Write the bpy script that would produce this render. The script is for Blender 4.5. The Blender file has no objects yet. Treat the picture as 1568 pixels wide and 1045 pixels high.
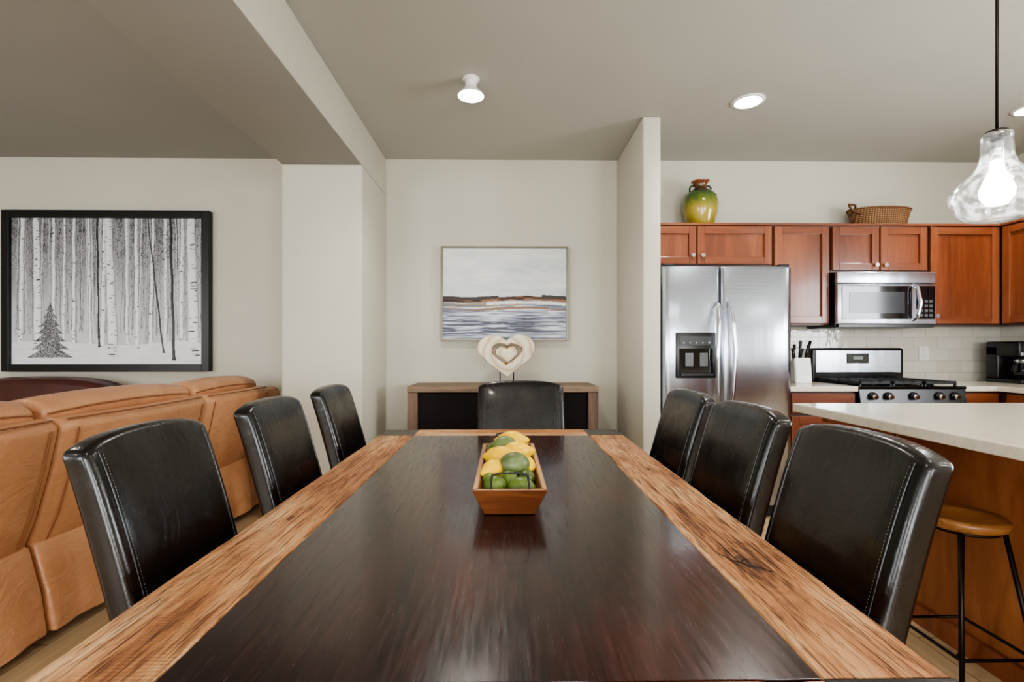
import bpy, bmesh, math, random
import numpy as np
from mathutils import Vector, Matrix
random.seed(7)
rng = np.random.RandomState(5)
S = bpy.context.scene
COL = S.collection
try:
    S.view_settings.view_transform = 'AgX'; S.view_settings.look = 'AgX - Medium High Contrast'; S.view_settings.exposure = 0.22
except Exception as ex:
    print('view', ex)

def lin(c):
    return tuple(((v/255)/12.92 if v/255 <= 0.04045 else ((v/255+0.055)/1.055)**2.4) for v in c)
def C(*c):
    return lin(c)+(1.0,)

# ------------------------------------------------------------------ materials
MATS = {}
def base_mat(name):
    m = bpy.data.materials.new(name); m.use_nodes = True
    nt = m.node_tree; b = nt.nodes['Principled BSDF']
    return m, nt, b
def N(nt, t, **kw):
    n = nt.nodes.new(t)
    for k, v in kw.items():
        setattr(n, k, v)
    return n
def ramp(nt, fac, stops):
    r = N(nt, 'ShaderNodeValToRGB')
    e = r.color_ramp.elements
    e[0].position, e[0].color = stops[0]
    e[1].position, e[1].color = stops[-1]
    for p, c in stops[1:-1]:
        x = e.new(p); x.color = c
    nt.links.new(fac, r.inputs[0])
    return r.outputs[0]
def objco(nt, scale=(1, 1, 1), rot=(0, 0, 0), loc=(0, 0, 0)):
    tc = N(nt, 'ShaderNodeTexCoord'); mp = N(nt, 'ShaderNodeMapping')
    mp.inputs['Scale'].default_value = scale; mp.inputs['Rotation'].default_value = rot; mp.inputs['Location'].default_value = loc
    nt.links.new(tc.outputs['Object'], mp.inputs[0])
    return mp.outputs[0]
def noise(nt, vec, scale, detail=4, rough=0.5, dist=0):
    n = N(nt, 'ShaderNodeTexNoise')
    n.inputs['Scale'].default_value = scale; n.inputs['Detail'].default_value = detail
    n.inputs['Roughness'].default_value = rough; n.inputs['Distortion'].default_value = dist
    nt.links.new(vec, n.inputs['Vector'])
    return n.outputs['Fac']
def mth(nt, op, a, b=None, c=None):
    n = N(nt, 'ShaderNodeMath', operation=op)
    for i, v in enumerate((a, b, c)):
        if v is None: continue
        if isinstance(v, (int, float)): n.inputs[i].default_value = v
        else: nt.links.new(v, n.inputs[i])
    return n.outputs[0]
def maprange(nt, v, a, b, c, d):
    n = N(nt, 'ShaderNodeMapRange')
    n.inputs['From Min'].default_value = a; n.inputs['From Max'].default_value = b; n.inputs['To Min'].default_value = c; n.inputs['To Max'].default_value = d
    nt.links.new(v, n.inputs['Value']); return n.outputs[0]
def mulcol(nt, col, fac, c2):
    dk = N(nt, 'ShaderNodeMix', data_type='RGBA', blend_type='MULTIPLY')
    if isinstance(fac, (int, float)): dk.inputs[0].default_value = fac
    else: nt.links.new(fac, dk.inputs[0])
    nt.links.new(col, dk.inputs[6]); dk.inputs[7].default_value = c2
    return dk.outputs[2]
def bump(nt, b, h, strength=0.2, dist=0.01):
    n = N(nt, 'ShaderNodeBump'); n.inputs['Strength'].default_value = strength
    n.inputs['Distance'].default_value = dist
    nt.links.new(h, n.inputs['Height']); nt.links.new(n.outputs[0], b.inputs['Normal'])
def simple(name, col, rough=0.5, metal=0, var=0.08, nscale=8, bmp=0.0, bscale=60, coat=0, spec=0.5):
    if name in MATS: return MATS[name]
    m, nt, b = base_mat(name)
    co = objco(nt)
    f = noise(nt, co, nscale, 3)
    c = C(*col)
    lo = tuple(max(0, v*(1-var)) for v in c[:3])+(1,); hi = tuple(min(1, v*(1+var)) for v in c[:3])+(1,)
    nt.links.new(ramp(nt, f, [(0.3, lo), (0.7, hi)]), b.inputs['Base Color'])
    b.inputs['Roughness'].default_value = rough; b.inputs['Metallic'].default_value = metal
    b.inputs['Coat Weight'].default_value = coat; b.inputs['Coat Roughness'].default_value = 0.1
    b.inputs['Specular IOR Level'].default_value = spec
    if bmp: bump(nt, b, noise(nt, co, bscale, 4), bmp, 0.003)
    MATS[name] = m
    return m
def wood(name, cols, axis='Y', across=30, along=2.0, rough=0.4, bmp=0.15, coat=0, dist=1.0, lo=.40, hi=.90, knots=(), saw=None, blot=0.0, pores=0.0, spec=.5):
    if name in MATS: return MATS[name]
    m, nt, b = base_mat(name)
    def S3(ac, al): return {'X': (al, ac, ac), 'Y': (ac, al, ac), 'Z': (ac, ac, al)}[axis]
    f = noise(nt, objco(nt, S3(across, along)), 1.0, 9, 0.66, dist)
    big = noise(nt, objco(nt, S3(across*.16, along*.3)), 1.0, 3, 0.5, 0.5)
    val = mth(nt, 'MULTIPLY_ADD', big, .7, mth(nt, 'MULTIPLY', f, .65))
    for kx, ky, kz, kr in knots:
        sc = S3(1.0, .38)
        wv = N(nt, 'ShaderNodeTexNoise'); wv.inputs['Scale'].default_value = 16; wv.inputs['Detail'].default_value = 3
        nt.links.new(objco(nt), wv.inputs['Vector'])
        off = N(nt, 'ShaderNodeVectorMath', operation='MULTIPLY_ADD'); nt.links.new(wv.outputs['Color'], off.inputs[0]); off.inputs[1].default_value = (.05, .05, 0); nt.links.new(objco(nt, sc), off.inputs[2])
        vs_ = N(nt, 'ShaderNodeVectorMath', operation='DISTANCE'); nt.links.new(off.outputs[0], vs_.inputs[0]); vs_.inputs[1].default_value = (kx*sc[0]+.025, ky*sc[1]+.025, kz*sc[2])
        d = vs_.outputs['Value']
        ph = mth(nt, 'MULTIPLY', d, 620/(kr/.05))
        rings = mth(nt, 'MULTIPLY', mth(nt, 'SINE', ph), .065)
        fall = maprange(nt, d, kr*.35, kr, .85, 0)
        core = maprange(nt, d, kr*.05, kr*.35, -.28, 0)
        tgt = mth(nt, 'ADD', mth(nt, 'ADD', mth(nt, 'MULTIPLY_ADD', f, .6, .27), rings), core)
        mx = N(nt, 'ShaderNodeMix', data_type='FLOAT'); nt.links.new(fall, mx.inputs[0]); nt.links.new(val, mx.inputs[2]); nt.links.new(tgt, mx.inputs[3])
        val = mx.outputs[0]
    if blot:
        bl = noise(nt, objco(nt, S3(9, 3.0)), 1.0, 5, .65)
        val = mth(nt, 'MULTIPLY_ADD', mth(nt, 'SUBTRACT', bl, .5), blot, val)
    n = len(cols)
    stops = [(lo+(hi-lo)*i/(n-1), C(*c)) for i, c in enumerate(cols)]
    colout = ramp(nt, val, stops)
    if pores:
        pn = noise(nt, objco(nt, S3(210, 9)), 1.0, 4, .7, .4)
        pf_ = maprange(nt, pn, .52, .66, 0, pores)
        colout = mulcol(nt, colout, pf_, (.25, .15, .10, 1))
        val = mth(nt, 'MULTIPLY_ADD', pf_, -.25, val)
        pn2 = noise(nt, objco(nt, S3(60, 14)), 1.0, 5, .7, .8)
        colout = mulcol(nt, colout, maprange(nt, pn2, .58, .72, 0, pores*.9), (.35, .22, .15, 1))
    if saw:
        w = N(nt, 'ShaderNodeTexWave'); w.bands_direction = axis
        w.inputs['Scale'].default_value = saw; w.inputs['Distortion'].default_value = 2.5; w.inputs['Detail'].default_value = 3
        nt.links.new(objco(nt), w.inputs['Vector'])
        mk = maprange(nt, noise(nt, objco(nt, S3(5, 2.2), (0, 0, 0), (3, 1, 0)), 1.0, 3), .42, .6, 0, 1)
        sv = mth(nt, 'MULTIPLY', w.outputs['Fac'], mk)
        val = mth(nt, 'MULTIPLY_ADD', sv, .16, val)
        colout = mulcol(nt, colout, mth(nt, 'MULTIPLY', sv, .55), (.45, .33, .25, 1))
    nt.links.new(colout, b.inputs['Base Color'])
    b.inputs['Roughness'].default_value = rough; b.inputs['Specular IOR Level'].default_value = spec
    b.inputs['Coat Weight'].default_value = coat; b.inputs['Coat Roughness'].default_value = 0.12
    bump(nt, b, val, bmp, 0.01)
    MATS[name] = m
    return m
def emis(name, col, s):
    if name in MATS: return MATS[name]
    m, nt, b = base_mat(name)
    b.inputs['Base Color'].default_value = C(*col)
    b.inputs['Emission Color'].default_value = C(*col); b.inputs['Emission Strength'].default_value = s
    MATS[name] = m; return m

def paint(name, col, rough=0.85):
    return simple(name, col, rough, var=0.025, nscale=1.5, bmp=0.12, bscale=90, spec=0.25)
M_wall = paint('greige_paint', (201, 197, 183))
M_ceil = paint('ceiling_paint', (178, 178, 170))
M_ceil2 = paint('ceiling_paint_baked_shade', (158, 158, 153))  # same ceiling paint, darkened to put the shade into the colour
M_trim = simple('white_trim_paint', (225, 223, 218), 0.5)
def leather_black():
    m, nt, b = base_mat('black_leather')
    nt.links.new(ramp(nt, noise(nt, objco(nt), 5, 4), [(.3, C(6, 4, 4)), (.7, C(18, 11, 10))]), b.inputs['Base Color'])
    rn = noise(nt, objco(nt), 7, 4, .6, 1.0)
    nt.links.new(maprange(nt, rn, .3, .7, .20, .34), b.inputs['Roughness'])
    b.inputs['Coat Weight'].default_value = .25; b.inputs['Coat Roughness'].default_value = .10
    h = mth(nt, 'MULTIPLY_ADD', noise(nt, objco(nt), 130, 3), .16, mth(nt, 'MULTIPLY', noise(nt, objco(nt, (1, 1, .6)), 12, 5, .6, 1.2), 1.5))
    bump(nt, b, h, .26, .006)
    return m
M_leather = leather_black()
M_stitch = simple('grey_stitch_thread', (122, 116, 110), 0.7)
def leather_tan():
    m, nt, b = base_mat('tan_leather')
    f = noise(nt, objco(nt), 2.5, 5, 0.6, 0.6)
    nt.links.new(ramp(nt, f, [(0.3, C(176, 122, 84)), (0.7, C(202, 149, 110))]), b.inputs['Base Color'])
    b.inputs['Roughness'].default_value = 0.34
    wr = noise(nt, objco(nt, (1, 2.5, 5)), 3.0, 5, 0.6, 1.6)
    bump(nt, b, wr, 0.42, 0.02)
    return m
M_tan = leather_tan()
M_tanseam = simple('tan_leather_seam', (132, 84, 52), 0.5)
M_brownl = simple('brown_leather', (70, 32, 26), 0.35, var=0.2, bmp=0.2, bscale=30)
def table_dark():
    m, nt, b = base_mat('espresso_wood')
    f = noise(nt, objco(nt, (90, 5, 90)), 1.0, 9, .7, .8)
    big = noise(nt, objco(nt, (2.2, 1.4, 2)), 1.0, 4, .55, .6)
    val = mth(nt, 'MULTIPLY_ADD', big, .8, mth(nt, 'MULTIPLY', f, .45))
    c = ramp(nt, val, [(.42, C(14, 10, 10)), (.60, C(32, 19, 18)), (.74, C(58, 28, 25)), (.86, C(84, 44, 36))])
    fl = noise(nt, objco(nt, (260, 16, 200)), 1.0, 4, .7, .5)
    mx = N(nt, 'ShaderNodeMix', data_type='RGBA'); nt.links.new(maprange(nt, fl, .62, .78, 0, .40), mx.inputs[0]); nt.links.new(c, mx.inputs[6]); mx.inputs[7].default_value = C(134, 104, 88)
    nt.links.new(mx.outputs[2], b.inputs['Base Color'])
    sc = noise(nt, objco(nt, (120, 9, 100), (0, 0, .12)), 1.0, 4, .6)
    nt.links.new(maprange(nt, sc, .40, .75, .18, .32), b.inputs['Roughness'])
    b.inputs['Coat Weight'].default_value = .15; b.inputs['Coat Roughness'].default_value = .08
    bump(nt, b, f, .035, .003)
    return m
M_tabledark = table_dark()
M_blockdark = wood('black_stained_wood', [(16, 14, 13), (34, 30, 27)], 'X', 40, 3.0, 0.35, 0.1)
RUST = [(76, 42, 24), (132, 82, 48), (182, 124, 78), (208, 156, 108), (226, 184, 140)]
M_rustL = wood('rustic_plank_left', RUST, 'Y', 52, 3.2, 0.55, 0.9, knots=[(-.53, 1.22, .76, .030)], saw=42, blot=.75, lo=.34, hi=.90, pores=.9, dist=1.6)
M_rustR = wood('rustic_plank_right', RUST, 'Y', 52, 3.2, 0.50, 0.9, knots=[(.475, .93, .76, .070), (.50, 1.66, .76, .025)], blot=.80, lo=.34, hi=.90, pores=1.0, dist=1.6)
M_rustX = wood('rustic_plank_crosswise', RUST, 'X', 52, 3.2, 0.50, 0.6, blot=.6, lo=.34, hi=.90, pores=.8, dist=1.4)
CH = [(80, 37, 20), (120, 63, 35), (150, 88, 54)]
M_cherryZ = wood('cherry_wood_vertical', CH, 'Z', 14, 1.2, 0.30, 0.04, coat=0.3)
M_cherryX = wood('cherry_wood_horizontal', CH, 'X', 14, 1.2, 0.30, 0.04, coat=0.3)
M_islandw = wood('honey_cherry_panel', [(92, 46, 24), (134, 76, 42), (164, 106, 64)], 'Z', 6, 1.6, 0.33, 0.04, coat=0.2, dist=2.2)
def floor_mat():
    m, nt, b = base_mat('oak_floor')
    br = N(nt, 'ShaderNodeTexBrick')
    br.inputs['Scale'].default_value = 1.0; br.inputs['Brick Width'].default_value = 1.3; br.inputs['Row Height'].default_value = 0.14
    br.inputs['Mortar Size'].default_value = 0.002
    br.inputs['Color1'].default_value = C(204, 180, 144); br.inputs['Color2'].default_value = C(182, 154, 116); br.inputs['Mortar'].default_value = C(110, 86, 60)
    nt.links.new(objco(nt, (1, 1, 1), (0, 0, math.pi/2)), br.inputs['Vector'])
    f = noise(nt, objco(nt, (30, 2, 1)), 1.0, 6, 0.6, 0.6)
    r = ramp(nt, f, [(0.3, (0.72, 0.72, 0.72, 1)), (0.7, (1.08, 1.08, 1.08, 1))])
    mx = N(nt, 'ShaderNodeMix', data_type='RGBA', blend_type='MULTIPLY'); mx.inputs[0].default_value = 1
    nt.links.new(br.outputs['Color'], mx.inputs[6]); nt.links.new(r, mx.inputs[7])
    nt.links.new(mx.outputs[2], b.inputs['Base Color']); b.inputs['Roughness'].default_value = 0.35
    bump(nt, b, f, 0.08, 0.004)
    return m
M_floor = floor_mat()
def tile_mat():
    m, nt, b = base_mat('cream_subway_tile')
    br = N(nt, 'ShaderNodeTexBrick')
    br.inputs['Scale'].default_value = 1.0; br.inputs['Brick Width'].default_value = 0.20; br.inputs['Row Height'].default_value = 0.098
    br.inputs['Mortar Size'].default_value = 0.003; br.inputs['Mortar Smooth'].default_value = 0.3
    br.inputs['Color1'].default_value = C(212, 208, 196); br.inputs['Color2'].default_value = C(203, 198, 185); br.inputs['Mortar'].default_value = C(184, 179, 166)
    nt.links.new(objco(nt, (1, 1, 1), (math.pi/2, 0, 0)), br.inputs['Vector'])
    nt.links.new(br.outputs['Color'], b.inputs['Base Color']); b.inputs['Roughness'].default_value = 0.06
    inv = mth(nt, 'SUBTRACT', 1, br.outputs['Fac'])
    ad = mth(nt, 'MULTIPLY_ADD', noise(nt, objco(nt), 14, 2), 2.0, inv)
    bump(nt, b, ad, 0.45, 0.004)
    return m
M_tile = tile_mat()
def steel_mat():
    m, nt, b = base_mat('brushed_stainless_steel')
    f = noise(nt, objco(nt, (1.5, 1.5, 160)), 1.0, 3)
    nt.links.new(ramp(nt, f, [(0.2, C(190, 198, 212)), (0.8, C(216, 223, 235))]), b.inputs['Base Color'])
    b.inputs['Metallic'].default_value = 1.0; b.inputs['Roughness'].default_value = 0.27
    bump(nt, b, noise(nt, objco(nt, (2.6, 1, .7)), 2.0, 2), 0.16, 0.04)
    return m
M_steel = steel_mat()
M_chrome = simple('polished_chrome', (218, 221, 226), 0.14, 1.0, var=0.03)
M_black = simple('black_plastic', (14, 14, 15), 0.3, bmp=0.03)
M_gloss = simple('black_glass', (6, 6, 8), 0.05, coat=0.5)
M_iron = simple('cast_iron', (20, 19, 19), 0.5, bmp=0.15, bscale=120)
M_bronze = simple('dark_bronze_metal', (40, 32, 27), 0.4, 0.8)
M_quartz = simple('cream_quartz', (220, 211, 194), 0.14, var=0.07, nscale=45)
def drift():
    m, nt, b = base_mat('bleached_driftwood')
    w = N(nt, 'ShaderNodeTexWave'); w.wave_type = 'RINGS'; w.rings_direction = 'SPHERICAL'
    w.inputs['Scale'].default_value = 5; w.inputs['Distortion'].default_value = 3; w.inputs['Detail'].default_value = 2; w.inputs['Detail Scale'].default_value = 2
    nt.links.new(objco(nt, (1, 1, 1), (0, 0, 0), (-.02, -3.76, -1.14)), w.inputs['Vector'])
    nt.links.new(ramp(nt, w.outputs['Fac'], [(0, C(196, 176, 144)), (.3, C(216, 203, 176)), (1, C(224, 214, 190))]), b.inputs['Base Color'])
    b.inputs['Roughness'].default_value = .7; bump(nt, b, w.outputs['Fac'], .12, .004)
    return m
M_cream = drift()
M_creamd = simple('driftwood_inner_bark', (136, 104, 70), 0.8, var=0.3, nscale=20, bmp=0.3, bscale=40)
M_white = simple('white_ceramic', (230, 229, 225), 0.3)
M_bowl = wood('carved_bowl_wood', [(52, 25, 13), (104, 58, 30), (148, 92, 52)], 'X', 30, 4, 0.4, 0.15)
M_bowlr = wood('bowl_rim_wood', [(130, 88, 54), (186, 140, 94), (214, 174, 128)], 'Y', 30, 4, 0.5, 0.15)
M_stoolw = wood('stool_seat_wood', [(96, 58, 30), (152, 104, 60), (190, 142, 92)], 'X', 40, 4, 0.35, 0.1)
M_side = wood('reclaimed_brown_wood', [(40, 28, 22), (92, 68, 52), (130, 102, 80)], 'Z', 40, 3, 0.5, 0.2)
M_sideX = wood('reclaimed_brown_wood_top', [(56, 42, 32), (112, 90, 68), (150, 126, 100)], 'X', 40, 3, 0.5, 0.2)
M_sidedk = wood('dark_door_panel', [(9, 6, 6), (26, 16, 13)], 'Z', 30, 3, 0.55, 0.05, spec=.15)
M_lemon = simple('lemon_skin', (250, 196, 2), 0.38, var=0.15, bmp=0.25, bscale=90)
M_lime = simple('lime_skin', (88, 108, 38), 0.4, var=0.45, nscale=18, bmp=0.2, bscale=80)
M_avoc = simple('mango_green_skin', (98, 112, 66), 0.4, var=0.45, nscale=14, bmp=0.1, bscale=60)
def glass_mat():
    m = bpy.data.materials.new('clear_seeded_glass'); m.use_nodes = True
    nt = m.node_tree; nt.nodes.clear()
    o = N(nt, 'ShaderNodeOutputMaterial'); mx = N(nt, 'ShaderNodeMixShader'); mx2 = N(nt, 'ShaderNodeMixShader')
    t = N(nt, 'ShaderNodeBsdfTransparent'); g = N(nt, 'ShaderNodeBsdfGlossy'); g.inputs['Roughness'].default_value = 0.04
    tl = N(nt, 'ShaderNodeBsdfTranslucent'); tl.inputs[0].default_value = (.95, .97, 1, 1)
    t.inputs[0].default_value = (0.96, 0.97, 0.98, 1)
    lw = N(nt, 'ShaderNodeLayerWeight'); lw.inputs[0].default_value = 0.30
    ns = noise(nt, objco(nt), 42, 3); bp = N(nt, 'ShaderNodeBump'); bp.inputs['Strength'].default_value = 0.6; bp.inputs['Distance'].default_value = 0.004
    nt.links.new(ns, bp.inputs['Height']); nt.links.new(bp.outputs[0], g.inputs['Normal']); nt.links.new(bp.outputs[0], lw.inputs['Normal'])
    sd = maprange(nt, ns, .42, .66, .02, .20)
    nt.links.new(sd, mx2.inputs[0]); nt.links.new(t.outputs[0], mx2.inputs[1]); nt.links.new(tl.outputs[0], mx2.inputs[2])
    nt.links.new(lw.outputs['Facing'], mx.inputs[0]); nt.links.new(mx2.outputs[0], mx.inputs[1]); nt.links.new(g.outputs[0], mx.inputs[2])
    nt.links.new(mx.outputs[0], o.inputs[0])
    return m
M_glass = glass_mat()

# ------------------------------------------------------------------ geometry helpers
def empty(name, loc=(0, 0, 0), rotz=0):
    e = bpy.data.objects.new(name, None); e.empty_display_size = 0.05
    e.location = loc; e.rotation_euler = (0, 0, rotz); COL.objects.link(e); return e
def addobj(name, me, mat=None, parent=None, smooth=False):
    o = bpy.data.objects.new(name, me); COL.objects.link(o)
    if mat is not None: me.materials.append(mat)
    if parent is not None: o.parent = parent
    if smooth: me.shade_smooth()
    return o
def from_bm(name, bm, mat=None, parent=None, smooth=False):
    bmesh.ops.recalc_face_normals(bm, faces=bm.faces)
    me = bpy.data.meshes.new(name); bm.to_mesh(me); bm.free()
    return addobj(name, me, mat, parent, smooth)
def box(name, x, y, z, mat, parent=None, bev=0.0, seg=2):
    bm = bmesh.new(); bmesh.ops.create_cube(bm, size=1)
    for v in bm.verts:
        v.co = Vector(((v.co.x+.5)*(x[1]-x[0])+x[0], (v.co.y+.5)*(y[1]-y[0])+y[0], (v.co.z+.5)*(z[1]-z[0])+z[0]))
    if bev > 0:
        bmesh.ops.bevel(bm, geom=list(bm.edges), offset=bev, segments=seg, affect='EDGES', profile=0.5)
    return from_bm(name, bm, mat, parent, bev > 0 and seg > 2)
def lathe(name, prof, loc, mat, parent=None, seg=40, sx=1, sy=1, smooth=True):
    bm = bmesh.new(); rings = []
    for r, z in prof:
        if r < 1e-5: rings.append([bm.verts.new((0, 0, z))])
        else: rings.append([bm.verts.new((r*math.cos(2*math.pi*i/seg)*sx, r*math.sin(2*math.pi*i/seg)*sy, z)) for i in range(seg)])
    for a, b in zip(rings[:-1], rings[1:]):
        for i in range(seg):
            j = (i+1) % seg
            if len(a) == 1 and len(b) == 1: continue
            if len(a) == 1: bm.faces.new((a[0], b[i], b[j]))
            elif len(b) == 1: bm.faces.new((a[i], a[j], b[0]))
            else: bm.faces.new((a[i], a[j], b[j], b[i]))
    bmesh.ops.translate(bm, verts=bm.verts, vec=loc)
    return from_bm(name, bm, mat, parent, smooth)
def cyl(name, p0, p1, r0, r1, mat, parent=None, seg=24):
    p0 = Vector(p0); p1 = Vector(p1); d = p1-p0; L = d.length
    q = d.to_track_quat('Z', 'Y').to_matrix()
    bm = bmesh.new()
    bmesh.ops.create_cone(bm, cap_ends=True, segments=seg, radius1=r0, radius2=r1, depth=L)
    for v in bm.verts: v.co = q @ Vector((v.co.x, v.co.y, v.co.z+L/2)) + p0
    o = from_bm(name, bm, mat, parent, True)
    o.data.polygons.foreach_set('use_smooth', [len(p.vertices) == 4 for p in o.data.polygons])
    return o
def tube(name, pts, r, mat, parent=None, cyc=False, smooth_curve=True):
    cu = bpy.data.curves.new(name, 'CURVE'); cu.dimensions = '3D'; cu.bevel_depth = r; cu.bevel_resolution = 4; cu.use_fill_caps = True
    sp = cu.splines.new('NURBS' if smooth_curve else 'POLY')
    if smooth_curve: sp.order_u = 3
    sp.points.add(len(pts)-1)
    for p, q in zip(sp.points, pts): p.co = (*q, 1)
    sp.use_cyclic_u = cyc
    if smooth_curve: sp.use_endpoint_u = not cyc
    sp.resolution_u = 6
    o = bpy.data.objects.new(name, cu); COL.objects.link(o)
    me = bpy.data.meshes.new_from_object(o); bpy.data.objects.remove(o); bpy.data.curves.remove(cu)
    me.name = name
    return addobj(name, me, mat, parent, True)
def prism_y(name, prof, y0, y1, mat, parent=None, bev=0.03, seg=4, ny=1, fn=None):
    bm = bmesh.new(); rows = []
    for k in range(ny+1):
        y = y0+(y1-y0)*k/ny
        rows.append([bm.verts.new((p[0], y, p[1])) for p in prof])
    n = len(prof)
    for a, b in zip(rows[:-1], rows[1:]):
        for i in range(n): bm.faces.new((a[i], a[(i+1) % n], b[(i+1) % n], b[i]))
    bm.faces.new(rows[0]); bm.faces.new(rows[-1][::-1])
    bmesh.ops.recalc_face_normals(bm, faces=bm.faces)
    if fn:
        for v in bm.verts: v.co = fn(v.co)
    if bev:
        es = [e for e in bm.edges if len(e.link_faces) == 2 and e.calc_face_angle(0) > 0.35]
        bmesh.ops.bevel(bm, geom=es, offset=bev, segments=seg, affect='EDGES', profile=0.5)
    return from_bm(name, bm, mat, parent, True)
def ellipsoid(name, c, r, mat, parent, rz=0, tip=0.0, ry=0):
    bm = bmesh.new(); bmesh.ops.create_uvsphere(bm, u_segments=28, v_segments=18, radius=1)
    bmesh.ops.rotate(bm, verts=bm.verts, cent=(0, 0, 0), matrix=Matrix.Rotation(math.pi/2, 3, 'Y'))
    M = Matrix.Rotation(rz, 3, 'Z') @ Matrix.Rotation(ry, 3, 'Y')
    for v in bm.verts:
        x = v.co.x; ex = (1+tip*max(0, abs(x)-0.85)/0.15)
        v.co = M @ Vector((x*r[0]*ex, v.co.y*r[1], v.co.z*r[2])) + Vector(c)
    return from_bm(name, bm, mat, parent, True)

# ------------------------------------------------------------------ room shell
CZ = 2.742
XL, XR, YF, YB = -5.4, 4.14, -3.5, 4.0
box('floor', (XL-.15, XR+.15), (YF-.15, YB+.15), (-0.1, 0), M_floor)
CE = empty('ceiling')
box('ceiling_main', (-1.3, XR+.15), (YF-.15, YB+.15), (CZ, CZ+.12), M_ceil, CE)
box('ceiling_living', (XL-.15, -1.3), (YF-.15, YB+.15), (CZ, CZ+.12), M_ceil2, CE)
box('wall_back', (XL-.15, XR+.15), (YB, YB+.15), (0, CZ), M_wall)
def wall_open(name, axis, plane, a0, a1, opens):
    e = empty(name)
    def bx(n, u0, u1, z0, z1):
        if axis == 'x': box(n, (u0, u1), (plane-.15, plane), (z0, z1), M_wall, e)
        else: box(n, (plane-.15, plane), (u0, u1), (z0, z1), M_wall, e)
    cur = a0; k = 0
    for u0, u1, z0, z1 in opens:
        bx('segment_%d' % k, cur, u0, 0, CZ); k += 1
        if z0 > 0: bx('sill_part_%d' % k, u0, u1, 0, z0)
        bx('header_%d' % k, u0, u1, z1, CZ); cur = u1
    bx('segment_end', cur, a1, 0, CZ)
WX = [(-4.6, -2.4, 0.6, 2.3), (-1.3, 0.9, 0.05, 2.2), (1.8, 3.2, 0.9, 2.2)]
WY = [(-2.2, 0.0, 0.6, 2.3)]
WR = [(.3, 1.9, 1.02, 2.15)]
wall_open('wall_front', 'x', YF, XL-.15, XR+.15, WX)
wall_open('wall_left', 'y', XL, YF, YB, WY)
wall_open('wall_right', 'y', XR+.15, YF, YB, WR)
k = 1
def win(u0, u1, z0, z1, axis, pa, pb):
    global k
    e = empty('window_%d' % k); k += 1
    for n, a, b, c, d in (('frame_left', u0, u0+.06, z0, z1), ('frame_right', u1-.06, u1, z0, z1), ('frame_bottom', u0, u1, z0, z0+.06), ('frame_top', u0, u1, z1-.06, z1), ('mullion', (u0+u1)/2-.03, (u0+u1)/2+.03, z0, z1)):
        if axis == 'x': box(n, (a, b), (pa, pb), (c, d), M_trim, e)
        else: box(n, (pa, pb), (a, b), (c, d), M_trim, e)
for q in WX: win(*q, 'x', YF-.09, YF-.04)
for q in WY: win(*q, 'y', XL-.09, XL-.04)
for q in WR: win(*q, 'y', XR+.04, XR+.09)
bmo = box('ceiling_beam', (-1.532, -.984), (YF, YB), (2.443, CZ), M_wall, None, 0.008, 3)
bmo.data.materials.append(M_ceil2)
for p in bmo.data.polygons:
    if p.normal.z < -.8: p.material_index = 1  # beam underside: shade carried by the darker colour
box('wall_column', (-1.532, -.984), (3.325, YB), (0, 2.443), M_wall, None, 0.012, 3)
box('wall_partition', (.924, 1.046), (3.24, YB), (0, CZ), M_wall, None, 0.012, 3)
box('baseboard_back', (-.984, .924), (3.985, 4.0), (0, .1), M_trim)
box('baseboard_left', (XL, -1.532), (3.985, 4.0), (0, .1), M_trim)

# ------------------------------------------------------------------ table
T = empty('dining_table')
TZ = .76; x0, x1, y0, y1, bw = -.612, .572, .44, 2.506, .17
box('dark_center_panel', (x0+bw, x1-bw), (y0+bw, y1-bw), (TZ-.06, TZ-.001), M_tabledark, T, .001)
def plank(name, xa, xb2, ya, yb, mat, seed):
    bm = bmesh.new(); r = random.Random(seed)
    longy = (yb-ya) > (xb2-xa)
    n = 60
    sec = []
    ph = [r.uniform(0, 6) for _ in range(6)]
    for i in range(n+1):
        t = i/n
        w1 = .0022*math.sin(t*23+ph[0])+.0014*math.sin(t*57+ph[1]); w2 = .0022*math.sin(t*19+ph[2])+.0014*math.sin(t*61+ph[3])
        if longy:
            y = ya+(yb-ya)*t
            sec.append([bm.verts.new(p) for p in ((xa+max(0, w1), y, TZ-.07), (xa+max(0, w1), y, TZ-.004), (xa+.004+max(0, w1), y, TZ), (xb2-.004-max(0, w2), y, TZ), (xb2-max(0, w2), y, TZ-.004), (xb2-max(0, w2), y, TZ-.07))])
        else:
            x = xa+(xb2-xa)*t
            sec.append([bm.verts.new(p) for p in ((x, ya+max(0, w1), TZ-.07), (x, ya+max(0, w1), TZ-.004), (x, ya+.004+max(0, w1), TZ), (x, yb-.004-max(0, w2), TZ), (x, yb-max(0, w2), TZ-.004), (x, yb-max(0, w2), TZ-.07))])
    for a, b in zip(sec[:-1], sec[1:]):
        for i in range(6): bm.faces.new((a[i], a[(i+1) % 6], b[(i+1) % 6], b[i]))
    bm.faces.new(sec[0]); bm.faces.new(sec[-1][::-1])
    from_bm(name, bm, mat, T)
plank('plank_left', x0, x0+bw-.001, y0+bw, y1-bw, M_rustL, 1)
plank('plank_right', x1-bw+.001, x1, y0+bw, y1-bw, M_rustR, 2)
plank('plank_far', x0+bw, x1-bw, y1-bw+.001, y1, M_rustX, 3)
plank('plank_near', x0+bw, x1-bw, y0, y0+bw-.001, M_rustX, 4)
for i, (a, b) in enumerate(((x0, y0), (x1-bw, y0), (x0, y1-bw), (x1-bw, y1-bw))):
    box('corner_block_%d' % (i+1), (a, a+bw), (b, b+bw), (TZ-.07, TZ), M_blockdark, T, .003)
box('apron', (x0+.2, x1-.2), (y0+.2, y1-.45), (TZ-.11, TZ-.06), M_blockdark, T)
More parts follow.
